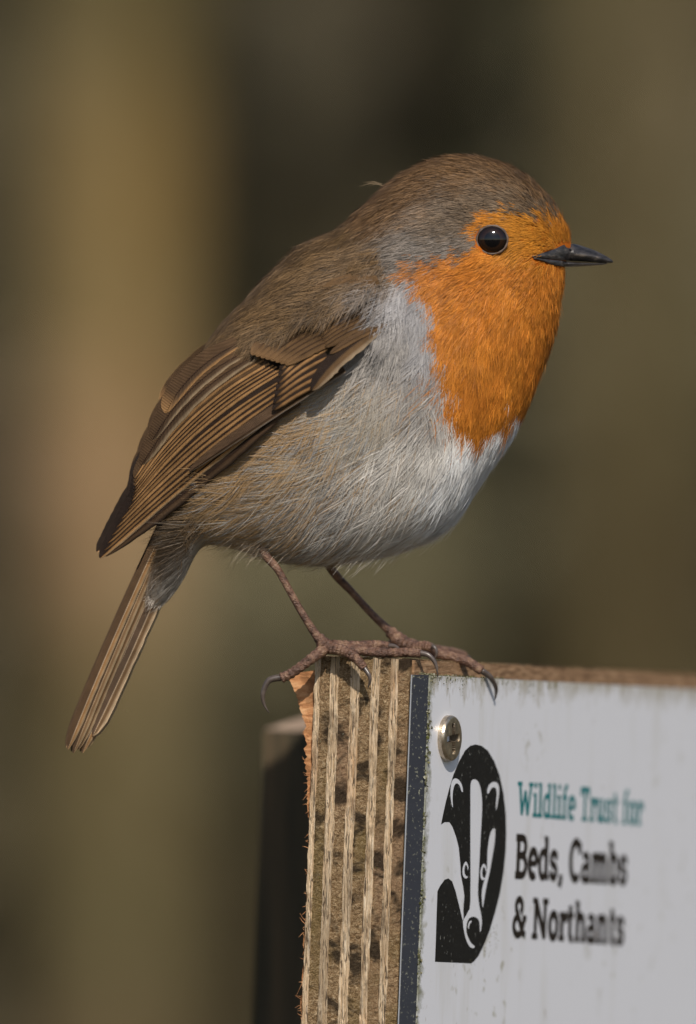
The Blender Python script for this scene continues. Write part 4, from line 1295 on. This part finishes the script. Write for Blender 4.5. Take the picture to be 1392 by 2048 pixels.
# wisps hanging round the tops of the legs
def thigh_tufts():
    g = np.random.default_rng(21)
    V, Q, C = [], [], []
    spots = [(530, 1090, -.0062, 260, (138, 118, 96)), (655, 1118, .0070, 220, (138, 118, 96)), (600, 1118, -.004, 120, (150, 136, 118))]
    for k_ in range(26):
        q_ = k_ / 25
        x_ = 470 + 400 * q_
        spots.append((x_ + g.normal(0, 6), np.interp(x_, [470, 560, 640, 730, 822, 870], [1100, 1118, 1126, 1124, 1098, 1070]) + 4, g.normal(0, .004) - .002, 30, (158 + 66 * q_, 142 + 78 * q_, 120 + 94 * q_)))
    for (cx, cy, yy, n_, tc_) in spots:
        tilt = g.normal(0, 9)
        for _ in range(n_):
            a = g.uniform(0, 2 * math.pi)
            x0, y0 = cx + g.normal(0, 13), cy - 26 + g.normal(0, 9)
            dep = yy + math.sin(a) * .0012
            ln = g.uniform(24, 54) * (.95 if n_ < 60 else 1); an = math.radians(g.normal(136 if n_ < 60 else 126, 13) + tilt)
            p = [np.array(P(x0 + math.cos(an) * ln * t - 7 * t * t, y0 + math.sin(an) * ln * t, dep - .0006 * t * (1 if yy < 0 else -1))) for t in (0, .5, 1)]
            w_ = 0.00004
            o_ = len(V)
            for q_, ww in zip(p, (1, 1, .2)):
                V += [q_ + np.array([w_ * ww, 0, w_ * .4 * ww]), q_ - np.array([w_ * ww, 0, w_ * .4 * ww])]
            Q += [(o_, o_ + 1, o_ + 3, o_ + 2), (o_ + 2, o_ + 3, o_ + 5, o_ + 4)]
            c_ = np.array(lin(*tc_)) * g.uniform(.7, 1.1)
            C += [tuple(c_) + (1,)] * 6
    for _ in range(7):          # loose filaments standing off the nape
        x0, y0 = 772 + g.normal(0, 6), 371 + g.normal(0, 3)
        ex, ey = -g.uniform(14, 52), -g.uniform(-4, 10)
        p = [np.array(P(x0 + ex * t, y0 + ey * t - 5 * math.sin(t * 3.1), g.normal(0, .0002))) for t in (0, .5, 1)]
        o_ = len(V)
        for q_, ww in zip(p, (1, .8, .3)):
            V += [q_ + np.array([0, 0, 0.00003 * ww]), q_ - np.array([0, 0, 0.00003 * ww])]
        Q += [(o_, o_ + 1, o_ + 3, o_ + 2), (o_ + 2, o_ + 3, o_ + 5, o_ + 4)]
        C += [lin(150, 128, 100) + (1,)] * 6
    o = np_mesh('loose_plumage', np.array(V), np.array(Q), M_BARB, None, np.array(C))
    o['kind'] = 'stuff'; o['label'] = 'wispy loose feathers under the belly and at the leg tops'
    keep(o, robin)
thigh_tufts()

# ---- beak
def beak():
    def loft(name, prof, ny=12, groove=False):
        A = smooth_path(prof, 40)
        V, F = [], []
        nt = 24
        for (x, yt, yb, hw) in A:
            fy = [near_y(x, q_) for q_ in (yt, (yt + yb) / 2, yb)]
            fy = min([q_ for q_ in fy if q_ is not None], default=None)
            if fy is not None and x < 1150:
                hw = max(hw, abs(fy) / PX + 6.0 * min(1, (x - 1055) / 25))
            for k in range(nt):
                t = 2 * math.pi * k / nt
                cz, hz = (yt + yb) / 2, max(.2, (yb - yt) / 2)
                c, s = math.cos(t), math.sin(t)
                tp = min(1, max(0, (x - 1126) / 30))
                sq = (1 - tp) * 0.45 + tp
                s_ = math.copysign(abs(s) ** sq, s)
                fb = (abs(fy) / PX if fy is not None else hw) - 1 + 7 * abs(s) ** .5 * min(1, (x - 1050) / 25)
                if name == 'upper_mandible':
                    ww = (1 - tp) * math.copysign(fb, s) * (abs(s) > .05) + tp * hw * (1 - 0.45 * max(0, c)) * s
                else:
                    ww = (1 - tp) * math.copysign(fb, s) * (abs(s) > .05) + tp * hw * (1 - 0.35 * max(0, -c)) * s
                V.append(Vector(((x - 696) * PX, ww * PX, ZC + (1024 - (cz - hz * c)) * PX)))
        n_ = len(A)
        for i in range(n_ - 1):
            for k in range(nt):
                F.append((i * nt + k, i * nt + (k + 1) % nt, (i + 1) * nt + (k + 1) % nt, (i + 1) * nt + k))
        F.append(tuple(range(nt))[::-1]); F.append(tuple((n_ - 1) * nt + k for k in range(nt)))
        o = mesh_obj(name, V, F, M_BEAK)
        return keep(o, root)
    root = empty('beak', P(1110, 515, 0)); keep(root, robin)
    # keep() moved the empty into the bird's frame
    up = loft('upper_mandible', [(1062, 513, 516, 20), (1085, 507, 519, 40), (1108, 499, 521, 44), (1124, 491, 522, 38), (1136, 488, 522, 35), (1150, 488, 523, 30), (1170, 494, 524, 24), (1190, 501, 525, 17), (1208, 510, 526, 10), (1220, 517, 526, 4.5), (1226, 522, 525, 1)])
    lo = loft('lower_mandible', [(1066, 516, 520, 20), (1085, 519, 525, 40), (1105, 521, 532, 40), (1130, 522.5, 534, 33), (1160, 524.5, 533, 22), (1190, 525.5, 531, 13), (1206, 526, 529.5, 7), (1214, 526.5, 528, 2)])
    # nostrils
    for sgn in (-1, 1):
        A = smooth_path([(1124, 505, 30), (1136, 501, 28), (1147, 504, 25)], 12)
        V, F = tube([Vector(((a[0] - 696) * PX, sgn * a[2] * PX, ZC + (1024 - a[1]) * PX)) for a in A], np.array([1, 2, 3, 3.6, 4, 4, 4, 3.6, 3, 2.4, 1.6, .6]) * PX, 8)
        keep(mesh_obj('nostril', V, F, M_EYE), root)
beak()

# ---- eyes
def eyes():
    for sgn in (-1, 1):
        y = near_y(983, 482)
        yy = sgn * abs(y)
        V, F = [], []
        nu, nv = 32, 20
        r = 31.0 * PX
        for i in range(nv + 1):
            a = math.pi * i / nv
            for k in range(nu):
                t = 2 * math.pi * k / nu
                V.append((r * math.sin(a) * math.cos(t) * 1.03, sgn * r * .60 * math.cos(a), r * math.sin(a) * math.sin(t) * .94))
        for i in range(nv):
            for k in range(nu):
                F.append((i * nu + k, i * nu + (k + 1) % nu, (i + 1) * nu + (k + 1) % nu, (i + 1) * nu + k))
        o = mesh_obj('eye', V, F, M_EYE)
        o.location = Vector(((983 - 696) * PX, yy + sgn * 4.0 * PX, ZC + (1024 - 482) * PX))
        keep(o, robin)
        # lid rim
        pts, rad = [], []
        for k in range(41):
            t = 2 * math.pi * k / 40
            pts.append(Vector(((983 - 696) * PX + r * .985 * math.cos(t), yy + sgn * 10 * PX, ZC + (1024 - 482) * PX + r * .905 * math.sin(t))))
            rad.append((2.3 + 0.5 * math.sin(t * 11)) * PX)
        V, F = tube(pts, rad, 8, False)
        keep(mesh_obj('eyelid', V, F, mat_plain('eyelid_skin', srgb(96, 80, 70), .5, .3, 0, 900, .4)), robin)
eyes()

# ---- wings
cps = [(770, 640), (700, 610), (690, 740), (600, 590), (620, 680), (640, 770), (540, 660), (540, 740), (560, 830), (480, 730), (480, 880), (450, 800), (420, 860)]
ctrl = []
for (x, y) in cps:
    ny_ = near_y(x, y)
    if ny_ is None: continue
    ctrl.append((x, y, ny_ - (0.0006 if x > 740 else 0.0016 if y < 700 else 0.0058 if x < 520 else 0.0044)))
ctrl += [(340, 830, -.0105), (335, 965, -.0098), (272, 965, -.0075), (200, 1117, -.0035), (240, 1080, -.0050)]
CT = np.array(ctrl)
def tps_fit(C):
    n = len(C)
    xy = C[:, :2] / 300.0
    d = np.linalg.norm(xy[:, None] - xy[None], axis=-1)
    K = np.where(d > 0, d ** 2 * np.log(d + 1e-12), 0) + np.eye(n) * 0.02
    Pm = np.concatenate([np.ones((n, 1)), xy], 1)
    A = np.block([[K, Pm], [Pm.T, np.zeros((3, 3))]])
    sol = np.linalg.solve(A, np.concatenate([C[:, 2], np.zeros(3)]))
    def f(px, py):
        q = np.array([px, py]) / 300.0
        r = np.linalg.norm(xy - q, axis=1)
        return float((np.where(r > 0, r ** 2 * np.log(r + 1e-12), 0) * sol[:n]).sum() + sol[n] + sol[n + 1] * q[0] + sol[n + 2] * q[1])
    return f
wing_y = tps_fit(CT)

def feather(name, parent, path, w_out, w_in, dy, cols, mirror=False, camber=0.0, tip=0.18, tipsharp=1.0, rows=30, yfun=None, shift=(0, 0), barb_pitch=4.0, base_w=.6, tipcol=None):
    """path in side-view places; outer side = left of travel turned to below; cols = (outer edge, outer vane, shaft, inner vane)"""
    A = smooth_path(path, rows)
    yf = yfun or wing_y
    cs = [-1, -.88, -.45, -.12, 0, .12, .5, 1]
    V, F, C, Bb = [], [], [], []
    ln = 0
    for j in range(rows):
        t = j / (rows - 1)
        p = A[j]
        d = A[min(j + 1, rows - 1)] - A[max(j - 1, 0)]
        d = d / (np.linalg.norm(d) + 1e-9)
        if j: ln += np.linalg.norm(A[j] - A[j - 1])
        nr = np.array([-d[1], d[0]])          # rotate
        if nr[1] < 0: nr = -nr                # outer = downwards in the picture
        wprof = base_w + (1 - base_w) * min(1, t / .3)
        if t > 1 - tip:
            q = (t - (1 - tip)) / tip
            wprof *= max(0.03, (1 - q ** (2.2 * tipsharp))) ** 0.6
        jit = 1 + .03 * noise.noise(Vector((t * 9, dy * 9000, 3)))
        ed = 1 + .16 * noise.noise(Vector((t * 34, dy * 7000 + path[0][1], 8)))
        for c in cs:
            off = (w_out * -c * (ed if c < -.5 else 1) if c < 0 else -w_in * c) * wprof * jit
            x, y = p + nr * off
            yy = yf(x, y) + dy - camber * PX * (1 - c * c) * wprof + (0.00006 if abs(c) > .05 else -0.00006)
            if c == -1: yy += 0.00012
            gx, gy = x + shift[0], y + shift[1]
            V.append(Vector(((gx - 696) * PX, (-yy if mirror else yy), ZC + (1024 - gy) * PX)))
            if c <= -.88: cc = cols[0]
            elif c < -.1: cc = cols[1]
            elif c <= .0: cc = cols[2]
            else: cc = cols[3]
            cc = np.array(cc[:3]) * (1 + .22 * noise.noise(Vector((t * 6, path[0][0] * .37, path[0][1] * .29))))
            if tipcol is not None and t > .8:
                q = (t - .8) / .2
                cc = cc * (1 - q) + np.array(tipcol[:3]) * q
            C.append(tuple(cc) + (1,))
            Bb.append((ln - abs(off) * 1.3) / barb_pitch)
    nc = len(cs)
    for j in range(rows - 1):
        for i in range(nc - 1):
            a = j * nc + i
            q = (a, a + 1, a + nc + 1, a + nc)
            F.append(q[::-1] if mirror else q)
    o = mesh_obj(name, V, F, M_VANE, None, True, C, Bb)
    return keep(o, parent)

CTAN = srgb(156, 120, 82); TAN = srgb(208, 158, 104); TAN2 = srgb(184, 138, 90); DKB = srgb(54, 41, 32); MIDB = srgb(96, 74, 54); SHAFT = srgb(58, 40, 30); PALE = srgb(204, 176, 140)
BRN = srgb(118, 90, 60); BRN2 = srgb(100, 76, 52); BUFF = srgb(176, 128, 76); GREY = srgb(140, 126, 116)

def bez(b, t, bulge, n=5):
    b, t = np.array(b, float), np.array(t, float)
    d = t - b; nr = np.array([-d[1], d[0]]) / (np.linalg.norm(d) + 1e-9)
    if nr[1] > 0: nr = -nr       # bulge upwards
    return [tuple(b + d * q + nr * bulge * 4 * q * (1 - q)) for q in np.linspace(0, 1, n)]

def wing(mirror):
    sh = (-6, -12) if mirror else (0, 0)
    root = empty('wing', P(560, 700, 0)); keep(root, robin)
    root['label'] = 'folded brown wing on the far flank' if mirror else 'folded brown wing with tan edged flight feathers'
    kw = dict(mirror=mirror, shift=sh)
    # flight feathers: (base, tip, bulge); topmost lies nearest the viewer
    tert = [((478, 688), (331, 826), 16), ((496, 702), (306, 880), 20), ((512, 712), (284, 930), 22)]
    sec = []
    for k in range(7):
        q = k / 6
        jr = random.Random(k * 7 + 1).uniform(-3, 3)
        sec.append(((520 + 50 * q + jr * .5, 716 + 26 * q + jr * .6), (269 + 3 * math.sin(q * 3) - 6 * q, 956 + 46 * q), 25 - 4 * q))
    prim = []
    for k in range(7):
        q = k / 6
        jr = random.Random(k * 5 + 2).uniform(-3.5, 3.5)
        prim.append(((572 - 20 * q, 752 + 78 * q + jr), (256 - 56 * q ** .8, 1018 + 98 * q ** .9), 19 - 13 * q))
    dy = 0.0
    for i, (b, t, bu) in enumerate(tert):
        feather('tertial_feather', root, bez(b, t, bu), 14, 24, dy, (PALE if i else TAN, MIDB, SHAFT, BRN2), camber=2.5, tip=.25, barb_pitch=4.5, tipcol=TAN if i == 0 else None, **kw)
        dy += 0.00018
    for i, (b, t, bu) in enumerate(sec):
        feather('secondary_feather', root, bez(b, t, bu), 5.2 + 3.4 * random.Random(i * 3 + 9).random(), 26 if i > 2 else 15, dy, (TAN, TAN2 if i % 2 else TAN, SHAFT, DKB if i > 2 else BRN2), camber=2.2, tip=.16, tipsharp=.8, **kw)
        dy += 0.00014
    for i, (b, t, bu) in enumerate(prim):
        last = i >= 5
        feather('primary_feather', root, bez(b, t, bu), 5.0 + 3.6 * random.Random(i * 11 + 4).random(), 24, dy, (PALE if i == 6 else TAN, TAN2 if i % 2 else TAN, SHAFT, DKB), camber=2.0, tip=.14, tipsharp=.7, **kw)
        dy += 0.00014
    # outermost primaries: dark trailing vanes showing below the stripes
    feather('primary_feather', root, bez((552, 838), (212, 1112), -2), 14, 18, dy, (DKB, MIDB, SHAFT, DKB), camber=1, tip=.35, tipsharp=.6, **kw)
    feather('primary_feather', root, bez((600, 806), (300, 1012), 3), 9, 18, dy + .0003, (MIDB, MIDB, SHAFT, DKB), camber=1.5, tip=.3, **kw)
    feather('primary_feather', root, bez((690, 742), (380, 944), 2), 6, 18, dy - .0012, (srgb(186, 168, 150), BRN2, SHAFT, MIDB), camber=1.5, tip=.4, base_w=.9, **kw)
    # primary coverts
    for k in range(7):
        q = k / 6
        feather('primary_covert', root, bez((652 + 6 * q, 668 + 92 * q), (562 - 16 * q, 742 + 80 * q), 6), 8, 12, -.0004 + k * .00012, (BRN, TAN2, SHAFT, DKB), camber=2, tip=.3, tipcol=DKB, barb_pitch=3.5, **kw)
    # alula
    feather('alula_feather', root, bez((768, 656), (624, 782), 12), 17, 20, -.0012, (srgb(190, 164, 132), BRN, BRN2, DKB), camber=4, tip=.4, barb_pitch=3.6, base_w=.35, **kw)
    feather('alula_feather', root, bez((772, 650), (660, 710), 4), 7, 8, -.0017, (CTAN, BRN, SHAFT, BRN2), camber=2, tip=.4, barb_pitch=3.6, base_w=.5, **kw)
    # greater coverts
    for k in range(8):
        q = k / 7
        feather('greater_covert', root, bez((640 + 112 * q, 618 + 32 * q), (504 + 68 * q, 712 + 20 * q), 8), 11, 17, -.0008 - .0007 * (1 - q), (CTAN, BRN, SHAFT, BRN2), camber=4, tip=.3, tipcol=CTAN, barb_pitch=3.6, **kw)
    for k in range(5):
        q = k / 4
        feather('greater_covert', root, bez((748 + 6 * q, 612 + 34 * q), (640 + 10 * q, 672 + 24 * q), 6), 12, 16, -.0010 - .0004 * (1 - q), (BRN, BRN, SHAFT, BRN2), camber=3, tip=.35, barb_pitch=3.6, **kw)
    # median and lesser coverts
    for k in range(6):
        q = k / 7
        feather('median_covert', root, bez((668 + 118 * q, 572 + 18 * q), (560 + 142 * q, 664 - 16 * q), 8), 16, 20, -.0013 - .0004 * math.sin(q * 3), (GREY if k % 2 else BRN, BRN, BRN2, BRN2), camber=4, tip=.4, barb_pitch=3.8, **kw)
    for k in range(4):
        q = k / 5
        feather('lesser_covert', root, bez((706 + 84 * q, 560 + 6 * q), (620 + 100 * q, 628 - 10 * q), 8), 15, 18, -.0016, (BRN, BRN, BRN2, BRN), camber=4, tip=.5, barb_pitch=3.8, **kw)
for mir in (False, True):
    wing(mir)

# ---- tail
def tail():
    root = empty('tail', P(325, 1090, 0)); keep(root, robin)
    root['label'] = 'long folded brown tail with pale feather shafts'
    # from the upper edge to the lower edge: base, tip
    tips = [(136, 1498), (147, 1506), (157, 1499), (165, 1506), (177, 1494), (190, 1474)]
    bas = [(332, 1046), (338, 1054), (344, 1060), (350, 1066), (356, 1072), (362, 1080)]
    for sgn in (1, -1):
        for k in range(6):
            yf = lambda x, y, s=sgn, k=k: (-0.0010 - 0.0006 * (5 - k) * 0.35) * 1.0
            off = 0.0 if sgn == 1 else -4
            tp, bs = tips[k], bas[k]
            cols = [(PALE, TAN2, srgb(214, 190, 160), BRN2), (PALE, srgb(150, 118, 84), srgb(196, 168, 134), MIDB), (PALE, BRN, srgb(206, 178, 146), MIDB)][k % 3]
            o = feather('tail_feather', root, bez((bs[0] + off, bs[1]), (tp[0] + off, tp[1] - (3 if sgn == -1 else 0)), 4 - 1.6 * k), 9 if k < 5 else 14, 12, 0.00035 * k, cols,
                    mirror=(sgn == -1), camber=2.4, tip=.12, tipsharp=.55, yfun=yf, barb_pitch=4.5, base_w=1.0)
tail()
